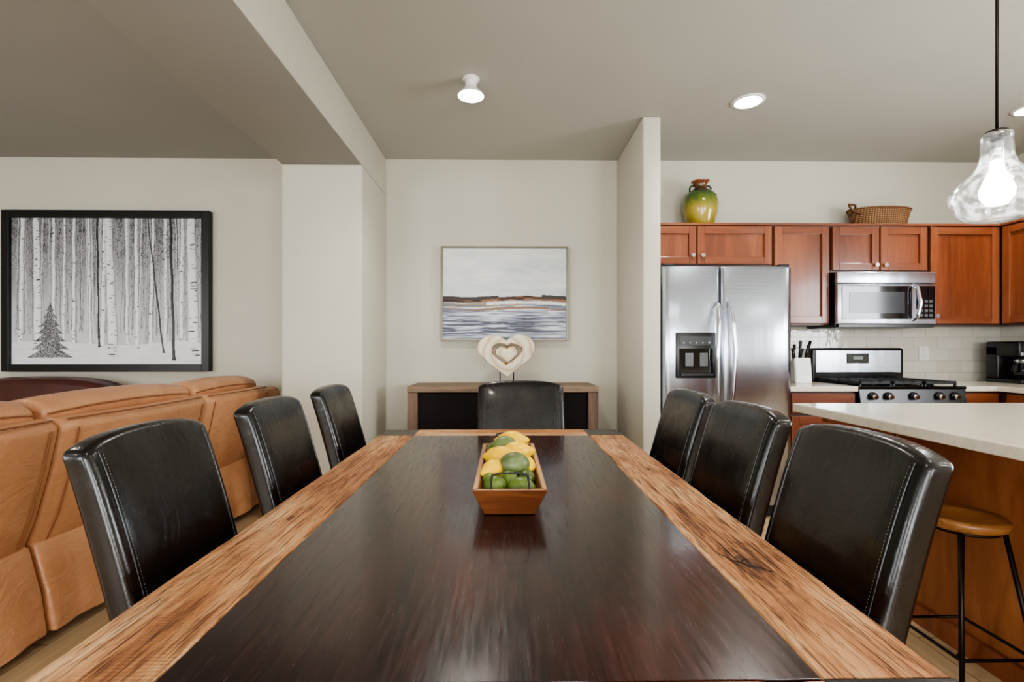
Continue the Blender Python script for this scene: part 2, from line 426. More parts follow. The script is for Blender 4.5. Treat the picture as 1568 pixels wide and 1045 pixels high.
for i, yy in enumerate((.80, 1.92)):
    box('trestle_post_%d' % (i+1), (-.12, .10), (yy-.05, yy+.05), (.07, TZ-.10), M_blockdark, T, .005)
    box('trestle_foot_%d' % (i+1), (-.19, .17), (yy-.06, yy+.06), (0, .08), M_blockdark, T, .01)
box('stretcher', (-.05, .03), (.8, 1.92), (.2, .32), M_blockdark, T, .005)
def crack(name, pts, wmax):
    bm = bmesh.new(); L = []; R_ = []
    n = len(pts)
    for i, p in enumerate(pts):
        a = Vector(pts[max(0, i-1)]); b = Vector(pts[min(n-1, i+1)]); d = (b-a).normalized(); nn = Vector((-d.y, d.x))
        w = wmax*math.sin(math.pi*i/(n-1))*(.6+.4*math.sin(i*2.3))+.0002
        L.append(bm.verts.new((p[0]+nn.x*w, p[1]+nn.y*w, TZ+.0005))); R_.append(bm.verts.new((p[0]-nn.x*w, p[1]-nn.y*w, TZ+.0005)))
    for i in range(n-1): bm.faces.new((L[i], R_[i], R_[i+1], L[i+1]))
    from_bm(name, bm, simple('dark_crevice', (26, 14, 9), .9), T)
crack('plank_split_1', [(.428, 1.00), (.440, .972), (.446, .955), (.462, .94), (.470, .925), (.488, .918), (.497, .905), (.512, .895)], .0032)
crack('plank_split_2', [(.462, .94), (.470, .952), (.482, .958), (.497, .952)], .0022)
crack('plank_split_3', [(.446, .955), (.45, .935), (.449, .915), (.455, .89)], .0014)
crack('plank_split_4', [(-.55, 1.40), (-.548, 1.36), (-.552, 1.31), (-.547, 1.26)], .0012)
rr = random.Random(12)
for q in range(26):
    sx_ = rr.choice((-1, 1)); xx = (x1-bw+.02+rr.random()*.12) if sx_ > 0 else (x0+.02+rr.random()*.12)
    yy = rr.uniform(.66, 2.2); L_ = rr.uniform(.03, .13); pts = [(xx+rr.uniform(-.002, .002), yy+L_*i/6) for i in range(7)]
    crack('grain_check_%d' % (q+1), pts, rr.uniform(.0005, .0012))

# ------------------------------------------------------------------ chairs (local front = +X)
CH_H = .990
def xb(z):
    t = max(0, (z-.47)/(CH_H-.47)); return -.20-.135*t**1.15
def chair_meshes(w=.45):
    NZ, NY = 18, 20
    hw = w/2; z0 = .40
    bm = bmesh.new()
    def pt(u, v, side):
        k = 1-(2*u-1)**2
        y = -hw+w*u
        z = z0+(CH_H-z0)*v
        zt = z + v*v*.012*k - (v**8)*.018*abs(2*u-1)**5
        th = .060 + .014*k*math.sin(math.pi*min(1, v*1.02))
        # padded front: rolls out from the side seams, slightly hollow across the middle
        cx = xb(z) + .013*(1-abs(2*u-1)**5)*(1-v**10) - .014*k*v
        if side == 0: return (cx, y, zt)
        return (xb(z)-th, y*(1-.02*v), zt-.004*v)
    F = [[bm.verts.new(pt(i/NY, j/NZ, 0)) for i in range(NY+1)] for j in range(NZ+1)]
    B = [[bm.verts.new(pt(i/NY, j/NZ, 1)) for i in range(NY+1)] for j in range(NZ+1)]
    for j in range(NZ):
        for i in range(NY):
            bm.faces.new((F[j][i], F[j][i+1], F[j+1][i+1], F[j+1][i])); bm.faces.new((B[j][i+1], B[j][i], B[j+1][i], B[j+1][i+1]))
        bm.faces.new((F[j][0], F[j+1][0], B[j+1][0], B[j][0])); bm.faces.new((F[j][NY], B[j][NY], B[j+1][NY], F[j+1][NY]))
    for i in range(NY):
        bm.faces.new((F[NZ][i], F[NZ][i+1], B[NZ][i+1], B[NZ][i])); bm.faces.new((F[0][i+1], F[0][i], B[0][i], B[0][i+1]))
    bmesh.ops.recalc_face_normals(bm, faces=bm.faces)
    es = [e for e in bm.edges if e.calc_face_angle(0) > 0.7]
    bmesh.ops.bevel(bm, geom=es, offset=.014, segments=5, affect='EDGES', profile=.5)
    me_b = bpy.data.meshes.new('chair_back'); bm.to_mesh(me_b); bm.free(); me_b.materials.append(M_leather); me_b.shade_smooth()
    bm = bmesh.new()
    for sgn in (-1, 1):
        u = .5+sgn*(.5-.084)
        n = 70
        for k_ in range(n):
            v0 = .16+.80*k_/n; v1 = v0+.80/n*.5
            a = Vector(pt(u, v0, 0)); b = Vector(pt(u, v1, 0))
            off, h2 = .0014, .0007
            q = [bm.verts.new((a.x+off, a.y-h2, a.z)), bm.verts.new((a.x+off, a.y+h2, a.z)), bm.verts.new((b.x+off, b.y+h2, b.z)), bm.verts.new((b.x+off, b.y-h2, b.z))]
            bm.faces.new(q)
    me_s = bpy.data.meshes.new('chair_stitching'); bm.to_mesh(me_s); bm.free(); me_s.materials.append(M_stitch)
    seams = []
    for sgn in (-1, 1):
        u = .5+sgn*(.5-.068)
        cu = [tuple(Vector(pt(u, .10+.87*q/14, 0))+Vector((.0006, 0, 0))) for q in range(15)]
        o = tube('welt', cu, .0022, M_leather); seams.append(o.data); bpy.data.objects.remove(o)
    bm = bmesh.new()
    def sp(x, y, z): return bm.verts.new((x, y, z))
    hb, hf = hw-.003, hw-.025
    nx = 8; lay = []
    for zz, crown in ((.36, 0), (.455, 1)):
        g = []
        for i in range(nx+1):
            t = i/nx; x = -.235+.395*t; h = hb+(hf-hb)*t
            g.append([sp(x, -h+2*h*j/nx, zz+crown*.022*(1-(2*j/nx-1)**2)*(1-(2*t-1)**4)) for j in range(nx+1)])
        lay.append(g)
    lo, up = lay
    for i in range(nx):
        for j in range(nx):
            bm.faces.new((up[i][j], up[i+1][j], up[i+1][j+1], up[i][j+1])); bm.faces.new((lo[i][j], lo[i][j+1], lo[i+1][j+1], lo[i+1][j]))
        bm.faces.new((lo[i][0], lo[i+1][0], up[i+1][0], up[i][0])); bm.faces.new((lo[i+1][nx], lo[i][nx], up[i][nx], up[i+1][nx]))
        bm.faces.new((lo[0][i+1], lo[0][i], up[0][i], up[0][i+1])); bm.faces.new((lo[nx][i], lo[nx][i+1], up[nx][i+1], up[nx][i]))
    bmesh.ops.recalc_face_normals(bm, faces=bm.faces)
    es = [e for e in bm.edges if e.calc_face_angle(0) > 0.9]
    bmesh.ops.bevel(bm, geom=es, offset=.018, segments=3, affect='EDGES', profile=.5)
    me_t = bpy.data.meshes.new('chair_seat'); bm.to_mesh(me_t); bm.free(); me_t.materials.append(M_leather); me_t.shade_smooth()
    legs = []
    for i, (lx, ly, sp_) in enumerate(((.125, -hf+.03, 0), (.125, hf-.03, 0), (-.225, -hb+.03, -.05), (-.225, hb-.03, -.05))):
        bm = bmesh.new(); bmesh.ops.create_cube(bm, size=1)
        for v in bm.verts:
            top = v.co.z > 0; s = .042 if top else .028
            v.co = Vector((lx+v.co.x*s+(0 if top else sp_), ly+v.co.y*s, .40 if top else 0))
        me = bpy.data.meshes.new('chair_leg'); bm.to_mesh(me); bm.free(); me.materials.append(M_blockdark); legs.append(me)
    return [('backrest', me_b), ('stitching', me_s), ('seat', me_t), ('welt_1', seams[0]), ('welt_2', seams[1])]+[('leg_%d' % (i+1), m) for i, m in enumerate(legs)]
def chair(loc, rz, cm):
    e = empty('dining_chair', loc, rz)
    for n, me in cm:
        o = bpy.data.objects.new(n, me); COL.objects.link(o); o.parent = e
    return e
CA = chair_meshes(.400); CB = chair_meshes(.42); CD = chair_meshes(.475)
for yy, rz, xx in ((1.180, 0.02, -.505), (1.780, 0, -.500), (2.40, 0, -.500)):
    chair((xx, yy, 0), rz, CA)
for yy, rz, xx, cm in ((1.056, math.pi, .425, CA), (1.575, math.pi+.02, .435, CB), (2.09, math.pi, .440, CB)):
    chair((xx, yy, 0), rz, cm)
chair((.085, 2.345, 0), -math.pi/2, CD)

# ------------------------------------------------------------------ tray with fruit
B = empty('fruit_tray')
by0, by1 = 1.185, 1.775; cx = .011
def bowl():
    bm = bmesh.new()
    def ring(hx, ya, yb, z): return [bm.verts.new((cx+s*hx, y, z)) for s, y in ((-1, ya), (1, ya), (1, yb), (-1, yb))]
    zt = TZ+.072
    o0 = ring(.064, by0+.035, by1-.035, TZ+.0005); o1 = ring(.094, by0, by1, zt)
    i1 = ring(.078, by0+.016, by1-.016, zt); i0 = ring(.054, by0+.045, by1-.045, TZ+.012)
    for a, b in ((o0, o1), (i1, i0)):
        for i in range(4): bm.faces.new((a[i], a[(i+1) % 4], b[(i+1) % 4], b[i]))
    rim = []
    for i in range(4): rim.append(bm.faces.new((o1[i], o1[(i+1) % 4], i1[(i+1) % 4], i1[i])))
    bm.faces.new(o0[::-1]); bm.faces.new(i0)
    bmesh.ops.recalc_face_normals(bm, faces=bm.faces)
    for f in rim: f.material_index = 1
    bmesh.ops.bevel(bm, geom=list(bm.edges), offset=.003, segments=2, affect='EDGES', profile=.5)
    me = bpy.data.meshes.new('tray_body'); bm.to_mesh(me); bm.free(); me.materials.append(M_bowl); me.materials.append(M_bowlr)
    addobj('tray_body', me, None, B)
bowl()
for nm, yy in (('handle_far', by1-.008), ('handle_near', by0+.012)):
    z = TZ+.07
    tube(nm, [(cx-.047, yy, z-.008), (cx-.047, yy, z+.015), (cx-.044, yy, z+.036), (cx-.025, yy, z+.041), (cx+.025, yy, z+.041), (cx+.044, yy, z+.036), (cx+.047, yy, z+.015), (cx+.047, yy, z-.008)], .0026, M_iron, B)
fr = [
 (-.034, 1.266, .058, .033, .027, .027, M_lime, .6, .08), (.034, 1.260, .056, .037, .028, .028, M_lime, 2.8, .08), (.002, 1.310, .062, .030, .027, .027, M_lime, 1.6, .05),
 (.018, 1.368, .092, .044, .035, .034, M_avoc, .2, .0), (-.040, 1.360, .078, .040, .030, .030, M_lemon, .9, .35), (.052, 1.420, .076, .036, .028, .028, M_lemon, 1.8, .35),
 (-.016, 1.440, .096, .046, .033, .033, M_lemon, -.3, .35), (.028, 1.508, .096, .046, .034, .034, M_lemon, .3, .35), (-.040, 1.505, .082, .038, .030, .03, M_lemon, 1.2, .3),
 (-.010, 1.578, .100, .042, .034, .034, M_avoc, .3, 0), (.014, 1.648, .106, .046, .034, .033, M_lemon, .1, .35), (-.040, 1.64, .074, .036, .03, .03, M_lime, 1.2, .08), (.047, 1.585, .070, .035, .028, .028, M_lemon, 1.1, .3), (.005, 1.70, .074, .040, .028, .028, M_lemon, 0, .3),
 (0, 1.42, .040, .045, .028, .024, M_lime, 0, .08), (.01, 1.55, .040, .045, .03, .024, M_lime, 0, .08), (.050, 1.330, .062, .033, .024, .024, M_lime, 1.4, .08), (-.050, 1.312, .060, .028, .022, .022, M_lime, 1.7, .08), (0, 1.64, .050, .04, .03, .03, M_lime, .4, .05)]
cnt = {}
for x, y, z, a, b, c, m, r, tp in fr:
    nm = {'lemon_skin': 'lemon', 'lime_skin': 'lime', 'mango_green_skin': 'mango'}[m.name]; cnt[nm] = cnt.get(nm, 0)+1
    ellipsoid('%s_%d' % (nm, cnt[nm]), (x+cx-.004, y, TZ+z), (a, b, c), m, B, r, tp)

# ------------------------------------------------------------------ sideboard
SB = empty('sideboard')
sx0, sx1, sy0, sy1, sz = -.722, .686, 3.56, 3.975, .90
box('top', (sx0, sx1), (sy0, sy1), (sz-.045, sz), M_sideX, SB, .004)
for i, (a, b) in enumerate(((sx0, sx0+.075), (sx1-.075, sx1))):
    box('side_post_%d' % (i+1), (a, b), (sy0+.005, sy1), (0, sz-.045), M_side, SB, .004)
box('carcass', (sx0+.075, sx1-.075), (sy0+.06, sy1), (.1, sz-.045), M_sidedk, SB)
box('bottom_rail', (sx0+.075, sx1-.075), (sy0+.01, sy0+.06), (.08, .15), M_sideX, SB)
nd = 2; w = (sx1-sx0-.15)/nd
for i in range(nd):
    a = sx0+.075+i*w
    box('sliding_door_%d' % (i+1), (a+.004, a+w-.004), (sy0+.035, sy0+.06), (.16, sz-.05), M_sidedk, SB, .003)
    box('pull_%d' % (i+1), (a+(w-.06 if i == 0 else .05), a+(w-.05 if i == 0 else .06)), (sy0+.02, sy0+.035), (.42, .58), M_iron, SB)

# heart sculpture
H = empty('heart_sculpture')
hc = (.008, 3.76, 1.130)
def heart(t, s, yo=0):
    x = 16*math.sin(t)**3; y = 13*math.cos(t)-5*math.cos(2*t)-2*math.cos(3*t)-math.cos(4*t)
    a = (x*s, (y+2.5)*s*.85+yo); e_ = (math.sin(t)*16*s, math.cos(t)*13*s+yo)
    return (a[0]*.74+e_[0]*.26, a[1]*.74+e_[1]*.26)
def plate(name, outer, inner, th, mat, y=0, bev=.008):
    bm = bmesh.new(); n = len(outer)
    lo = {}
    for key, loop in (('o', outer), ('i', inner)):
        if loop is None: continue
        for s in (-1, 1):
            lo[key, s] = [bm.verts.new((hc[0]+p[0], hc[1]+y+s*th/2, hc[2]+p[1])) for p in loop]
    for i in range(n):
        j = (i+1) % n
        bm.faces.new((lo['o', -1][i], lo['o', -1][j], lo['o', 1][j], lo['o', 1][i]))
        if inner is not None:
            bm.faces.new((lo['i', -1][i], lo['i', -1][j], lo['i', 1][j], lo['i', 1][i]))
            for s in (-1, 1): bm.faces.new((lo['o', s][i], lo['o', s][j], lo['i', s][j], lo['i', s][i]))
    if inner is None:
        for s in (-1, 1): bm.faces.new(lo['o', s])
    bmesh.ops.recalc_face_normals(bm, faces=bm.faces)
    es = [e for e in bm.edges if len(e.link_faces) == 2 and e.calc_face_angle(0) > 1.0]
    bmesh.ops.bevel(bm, geom=es, offset=bev, segments=3, affect='EDGES', profile=.5)
    return from_bm(name, bm, mat, H, True)
n = 110
ts = [2*math.pi*i/n+.0001 for i in range(n)]
wob = lambda t, a: 1+a*math.sin(3*t+.6)+a*.6*math.sin(7*t)+a*.3*math.sin(13*t)
outer = [tuple(c*wob(t, .016) for c in heart(t, .0140)) for t in ts]
mid = [tuple(c*wob(t+.5, .05) for c in heart(t, .0072, .010)) for t in ts]
plate('outer_heart', outer, mid, .055, M_cream, 0, .012)
inn = [(heart(t, .0052, .004)[0]*wob(t+2, .06)+.004, heart(t, .0052, .004)[1]*wob(t+2, .06)) for t in ts]
plate('inner_heart', inn, None, .04, M_cream, 0, .006)
plate('bark_edge', [(p[0]*1.06, p[1]*1.06) for p in inn], [(p[0]*.95, p[1]*.95) for p in inn], .028, M_creamd, 0, .002)
plate('bark_lining', [(p[0]*1.02, p[1]*1.02) for p in mid], [(p[0]*.96, p[1]*.96) for p in mid], .034, M_creamd, 0, .002)
cyl('inner_pin', (hc[0], hc[1], hc[2]-.085), (hc[0], hc[1], hc[2]-.03), .012, .012, M_creamd, H)
cyl('inner_pin_top', (hc[0], hc[1], hc[2]+.03), (hc[0], hc[1], hc[2]+.075), .012, .012, M_creamd, H)
for i, xx in enumerate((-.05, .055)):
    cyl('rod_%d' % (i+1), (hc[0]+xx, hc[1], sz+.02), (hc[0]+xx, hc[1], hc[2]-.10), .004, .004, M_iron, H)
box('base', (hc[0]-.10, hc[0]+.10), (hc[1]-.045, hc[1]+.045), (sz, sz+.022), M_iron, H, .003)

# ------------------------------------------------------------------ flat pictures (vertex-coloured pigment)
def picture_mesh(name, img, xa, xb_, za, zb, y, parent, rough=0.5):
    Hh, Ww = img.shape[:2]
    xs = np.linspace(xa, xb_, Ww); zs = np.linspace(za, zb, Hh)
    X, Z = np.meshgrid(xs, zs)
    co = np.stack([X.ravel(), np.full(X.size, y), Z.ravel()], 1)
    idx = np.arange(Hh*Ww).reshape(Hh, Ww)
    f = np.stack([idx[:-1, :-1], idx[:-1, 1:], idx[1:, 1:], idx[1:, :-1]], -1).reshape(-1, 4)
    me = bpy.data.meshes.new(name)
    me.vertices.add(len(co)); me.vertices.foreach_set('co', co.ravel())
    me.loops.add(f.size); me.loops.foreach_set('vertex_index', f.ravel().astype(np.int32))
    me.polygons.add(len(f)); me.polygons.foreach_set('loop_start', np.arange(0, f.size, 4, dtype=np.int32))
    me.update(calc_edges=True)
    at = me.color_attributes.new('paint', 'FLOAT_COLOR', 'POINT')
    srgb = np.clip(img, 0, 1); l = np.where(srgb <= .04045, srgb/12.92, ((srgb+.055)/1.055)**2.4)
    rgba = np.concatenate([l.reshape(-1, 3), np.ones((Hh*Ww, 1))], 1)
    at.data.foreach_set('color', rgba.ravel().astype(np.float32))
    m, nt, b = base_mat(name+'_pigment')
    a = N(nt, 'ShaderNodeAttribute'); a.attribute_name = 'paint'
    nt.links.new(a.outputs['Color'], b.inputs['Base Color']); b.inputs['Roughness'].default_value = rough
    b.inputs['Specular IOR Level'].default_value = .3
    return addobj(name, me, m, parent)
def smooth_noise(h, w, sy, sx):
    g = rng.rand(int(h/sy)+3, int(w/sx)+3)
    yy = np.arange(h)/sy; xx = np.arange(w)/sx
    y0 = yy.astype(int); x0_ = xx.astype(int); fy = (yy-y0)[:, None]; fx = (xx-x0_)[None]
    fy = fy*fy*(3-2*fy); fx = fx*fx*(3-2*fx)
    return (g[y0][:, x0_]*(1-fy)*(1-fx)+g[y0+1][:, x0_]*fy*(1-fx)+g[y0][:, x0_+1]*(1-fy)*fx+g[y0+1][:, x0_+1]*fy*fx)
Hh, Ww = 400, 560
v = np.linspace(0, 1, Hh)[:, None]; u = np.linspace(0, 1, Ww)[None]
img = .84 - .30*np.clip((v-.18)/.82, 0, 1)+.08*(smooth_noise(Hh, Ww, 40, 50)-.5)+0*u
tw = smooth_noise(Hh, Ww, 5, 3)*.5+smooth_noise(Hh, Ww, 2.2, 2)*.5
dense = np.clip((v-.50)/.4, 0, 1)
img = img - dense*.45*np.clip(tw-.45, 0, 1)*3*(.5+.5*smooth_noise(Hh, Ww, 60, 70))
def trunk(x, w, yb, tone, spots, lean=0.0):
    r0 = int(yb*Hh)
    for r in range(r0, Hh):
        t = (r-r0)/Hh
        c = (x+lean*t+.0015*math.sin(r*.05+x*40))*Ww; hwid = w*Ww*(1-.35*t)/2*(1+.5*max(0, .02-t)/.02)
        a = int(math.floor(c-hwid)); b = int(math.ceil(c+hwid))
        for q in range(max(0, a), min(Ww, b+1)):
            d = (q-c)/max(hwid, .6)
            if abs(d) > 1: continue
            img[r, q] = tone - .20*max(0, d)**2 - .20*(abs(d) > .86) - .10*t
    for _ in range(int(spots)):
        r = rng.randint(r0, Hh); t = (r-r0)/Hh; c = (x+lean*t)*Ww; hwid = w*Ww*(1-.35*t)/2
        hh = rng.choice([1, 1, 1, 2, 3]); ln = rng.uniform(.3, 1.2)*hwid; st = c+rng.uniform(-1, .6)*hwid
        q0 = int(max(c-hwid, st)); q1 = int(min(c+hwid, st+ln))
        img[r:r+hh, max(0, q0):max(0, q1)] = rng.uniform(.15, .45)
for i in range(70):
    trunk(rng.rand(), rng.uniform(.003, .006), rng.uniform(.20, .26), rng.uniform(.52, .76), 0, rng.uniform(-.03, .03))
for i in range(44):
    trunk(rng.rand(), rng.uniform(.007, .013), rng.uniform(.14, .21), rng.uniform(.70, .92), 14, rng.uniform(-.02, .02))
for i in range(330):
    x = rng.rand()*Ww; y = (.45+.55*rng.rand())*Hh; L = rng.uniform(8, 34); an = rng.choice([-1, 1])*rng.uniform(.2, 1.2); tn = rng.uniform(.22, .5)
    for s in range(int(L)):
        q = int(x+s*math.cos(an)*np.sign(an)); r = int(y+s*abs(math.sin(an))+.02*s*s)
        if 0 <= q < Ww and 0 <= r < Hh: img[r, q] = tn
for x, w, yb, ln in ((.14, .046, .10, -.01), (.22, .022, .13, .0), (.325, .019, .13, 0), (.475, .022, .12, .01), (.53, .055, .06, -.03), (.60, .016, .14, 0), (.655, .023, .11, -.01), (.72, .018, .13, .02), (.80, .017, .12, 0), (.95, .062, .05, -.02), (.88, .021, .12, .01), (.05, .026, .12, .01), (.41, .014, .14, -.01), (.27, .015, .14, .01)):
    trunk(x, w, yb, 1.0, 46 if w > .03 else 26, ln)
for x, w, yb, ln in ((.845, .016, .03, -.02), (.455, .010, .12, -.01), (.79, .009, .08, -.09)):
    trunk(x, w, yb, .30, 0, ln)
for i in range(40):
    x = rng.uniform(.66, .86)*Ww; y = rng.uniform(.6, .9)*Hh; L = rng.uniform(15, 50); sg = rng.choice([-1, 1])
    for s in range(int(L)):
        q = int(x+sg*s*.7); r = int(y+s*.5+4*math.sin(s*.2))
        if 0 <= q < Ww-1 and 0 <= r < Hh: img[r, q:q+1] = .18
gmask = v < (.135+.015*np.sin(u*9)+.02*smooth_noise(Hh, Ww, 400, 40))
img = np.where(gmask & (img > .50), .94+.05*(smooth_noise(Hh, Ww, 6, 30)-.5), img)
for r in range(int(.05*Hh), int(.42*Hh)):
    t = (r/Hh-.05)/.37; tier = (t*7) % 1
    wd = (.115*(1-t)+.004)*Ww*(1.0-.50*tier)
    c = .205*Ww
    for q in range(int(c-wd), int(c+wd)):
        if rng.rand() < .82: img[r, q] = rng.uniform(.12, .32) if rng.rand() < .8 else .70
rgb = np.stack([img*.975, img*.975, img*1.0], -1)
P = empty('framed_birch_picture')
pxa, pxb, pza, pzb, py = -4.055, -2.40, .993, 2.296, 3.945
picture_mesh('birch_forest_print', rgb, pxa+.055, pxb-.055, pza+.055, pzb-.055, py+.02, P, .35)
M_frame = simple('black_frame', (12, 12, 13), .35)
for n_, a, b, c, d in (('frame_left', pxa, pxa+.06, pza, pzb), ('frame_right', pxb-.06, pxb, pza, pzb), ('frame_bottom', pxa+.06, pxb-.06, pza, pza+.06), ('frame_top', pxa+.06, pxb-.06, pzb-.06, pzb)):
    box(n_, (a, b), (py-.005, 3.998), (c, d), M_frame, P, .004)
box('backing', (pxa+.05, pxb-.05), (py+.03, 3.996), (pza+.05, pzb-.05), M_frame, P)

Hh, Ww = 240, 320
v = np.linspace(0, 1, Hh)[:, None]; u = np.linspace(0, 1, Ww)[None]
def lerp(a, b, t): return np.array(a)[None, None]*(1-t[..., None])+np.array(b)[None, None]*t[..., None]
n1 = smooth_noise(Hh, Ww, 20, 60)*.5+smooth_noise(Hh, Ww, 7, 24)*.3+smooth_noise(Hh, Ww, 3, 9)*.2
n2 = smooth_noise(Hh, Ww, 3, 70)*.6+smooth_noise(Hh, Ww, 2, 22)*.4
img = lerp((.76, .79, .80), (.90, .90, .88), np.clip(n1*1.4-.2, 0, 1))
V = v+0*u; U = u+0*v
VV = V+.012*np.sin(U*7)+.02*(n1-.5)
low = lerp((.42, .45, .52), (.84, .86, .88), np.clip((n2-.32)*2.4, 0, 1))
img = np.where((VV < .43)[..., None], low, img)
rust = lerp((.26, .20, .17), (.58, .43, .31), np.clip((smooth_noise(Hh, Ww, 4, 22)-.3)*2.0, 0, 1))
band = (VV > .415) & (VV < .445+.025*smooth_noise(Hh, Ww, 300, 30)); img = np.where(band[..., None], rust, img)
dark = (VV > .440) & (VV < .475) & ((U < .45) | (U > .8)); img = np.where(dark[..., None], np.array([.27, .25, .25]), img)
ochre = (VV > .36) & (VV < .40) & (U < .62) & (n2 > .42); img = np.where(ochre[..., None], np.array([.62, .53, .40]), img)
wl = (VV > .375) & (VV < .405) & (U > .35); img = np.where(wl[..., None], np.array([.88, .88, .86]), img)
r2 = (VV > .32) & (VV < .345) & (n2 > .45); img = np.where(r2[..., None], np.array([.56, .45, .38]), img)
d2 = (VV > .06) & (VV < .22) & (n2 < .38); img = np.where(d2[..., None], np.array([.36, .37, .42]), img)
P2 = empty('landscape_painting')
pxa, pxb, pza, pzb, py = -.524, .512, 1.244, 2.015, 3.955
picture_mesh('canvas', img, pxa+.012, pxb-.012, pza+.012, pzb-.012, py+.004, P2, .6)
M_sil = simple('champagne_frame', (120, 114, 98), .35, .6)
for n_, a, b, c, d in (('frame_left', pxa, pxa+.014, pza, pzb), ('frame_right', pxb-.014, pxb, pza, pzb), ('frame_bottom', pxa+.014, pxb-.014, pza, pza+.014), ('frame_top', pxa+.014, pxb-.014, pzb-.014, pzb)):
    box(n_, (a, b), (py-.008, 3.998), (c, d), M_sil, P2, .002)
box('backing', (pxa+.01, pxb-.01), (py+.01, 3.996), (pza+.01, pzb-.01), M_sil, P2)

# ------------------------------------------------------------------ tan sofa
SF = empty('leather_sofa')
def puff(y0, y1, amp, xref):
    def f(co):
        t = (co.y-y0)/(y1-y0); q = math.sin(math.pi*max(0, min(1, t)))**.5
        co = co.copy(); co.x += amp*q*(1 if co.x > xref else -.3)
        return co
    return f
secs = [(.95, 1.935), (1.945, 2.865), (2.875, 3.62)]
for i, (a, b) in enumerate(secs):
    prof = [(-1.90, .37), (-1.845, .50), (-1.79, .70), (-1.755, .87), (-1.80, .905), (-1.90, .90), (-2.03, .60), (-2.08, .37)]
    prism_y('back_panel_%d' % (i+1), prof, a, b, M_tan, SF, .022, 4, 12, puff(a, b, .03, -1.91))
    prof = [(-1.90, .83), (-1.83, .90), (-1.84, .955), (-1.93, .990), (-2.06, .965), (-2.16, .85), (-2.14, .60), (-2.02, .60)]
    g = lambda co, a=a, b=b: Vector((co.x, co.y, co.z + (.022*(math.sin(math.pi*(co.y-a)/(b-a))**.6) if .001 < (co.y-a)/(b-a) < .999 else 0)-.015))
    prism_y('head_cushion_%d' % (i+1), prof, a+.012, b-.012, M_tan, SF, .03, 4, 12, g)
    prof = [(-1.80, .05), (-1.825, .22), (-1.875, .40), (-1.95, .41), (-2.0, .05)]
    def drape(co, a=a, b=b):
        co = puff(a, b, .022, -1.9)(co)
        if co.x > -1.9: co.x += .010*math.sin(co.y*26+i)*max(0, (.42-co.z)/.4)
        return co
    prism_y('skirt_%d' % (i+1), prof, a+.003, b-.003, M_tan, SF, .014, 3, 24, drape)
    prof = [(-2.05, .10), (-2.05, .46), (-2.55, .50), (-2.72, .46), (-2.76, .36), (-2.74, .10)]
    prism_y('seat_%d' % (i+1), prof, a+.004, b-.004, M_tan, SF, .04, 4)
    for j, yy in enumerate((a+.055, b-.055)):
        tube('stitch_seam_%d_%d' % (i+1, j+1), [(-1.742, yy, .86), (-1.775, yy, .70), (-1.83, yy, .50), (-1.88, yy, .39)], .003, M_tanseam, SF)
    tube('top_piping_%d' % (i+1), [(-1.765, a+.03, .897), (-1.735, (a*3+b)/4, .899), (-1.728, (a+b)/2, .899), (-1.735, (a+3*b)/4, .899), (-1.765, b-.03, .897)], .004, M_tanseam, SF)
for i, (a, b) in enumerate(((.70, .94), (3.63, 3.86))):
    prof = [(-1.80, .06), (-1.77, .55), (-1.80, .66), (-2.0, .68), (-2.65, .64), (-2.78, .55), (-2.78, .06)]
    prism_y('armrest_%d' % (i+1), prof, a, b, M_tan, SF, .05, 5)
prism_y('back_wing', [(-1.82, .60), (-1.76, .84), (-1.80, .89), (-1.95, .88), (-2.05, .62)], 3.60, 3.84, M_tan, SF, .035, 5)
box('base_frame', (-2.7, -1.90), (.75, 3.8), (0, .12), M_black, SF, .01)

# brown armchair
A = empty('brown_leather_armchair')
bm = bmesh.new()
nx = 12
rows = []
for i in range(nx+1):
    x = -4.15+1.2*i/nx; t = (x+3.55)/.6; top = .925+.045*(1-t*t)-.05*abs(t)**6
    rows.append([bm.verts.new((x, y, z)) for y, z in ((3.60, .35), (3.66, top-.03), (3.72, top), (3.86, top-.01), (3.92, top-.07), (3.90, .30))])
for a, b in zip(rows[:-1], rows[1:]):
    for i in range(6): bm.faces.new((a[i], a[(i+1) % 6], b[(i+1) % 6], b[i]))
bm.faces.new(rows[0]); bm.faces.new(rows[-1][::-1])
bmesh.ops.recalc_face_normals(bm, faces=bm.faces)
bmesh.ops.bevel(bm, geom=[e for e in bm.edges if e.calc_face_angle(0) > .5], offset=.03, segments=3, affect='EDGES', profile=.5)
from_bm('backrest', bm, M_brownl, A, True)
box('seat_cushion', (-3.98, -3.12), (2.98, 3.62), (.26, .48), M_brownl, A, .05, 4)
box('armrest_left', (-4.2, -3.99), (2.95, 3.85), (.08, .64), M_brownl, A, .06, 5)
box('armrest_right', (-3.11, -2.90), (2.95, 3.85), (.08, .64), M_brownl, A, .06, 5)
box('base', (-4.15, -2.95), (3.0, 3.85), (0, .28), M_brownl, A, .02)

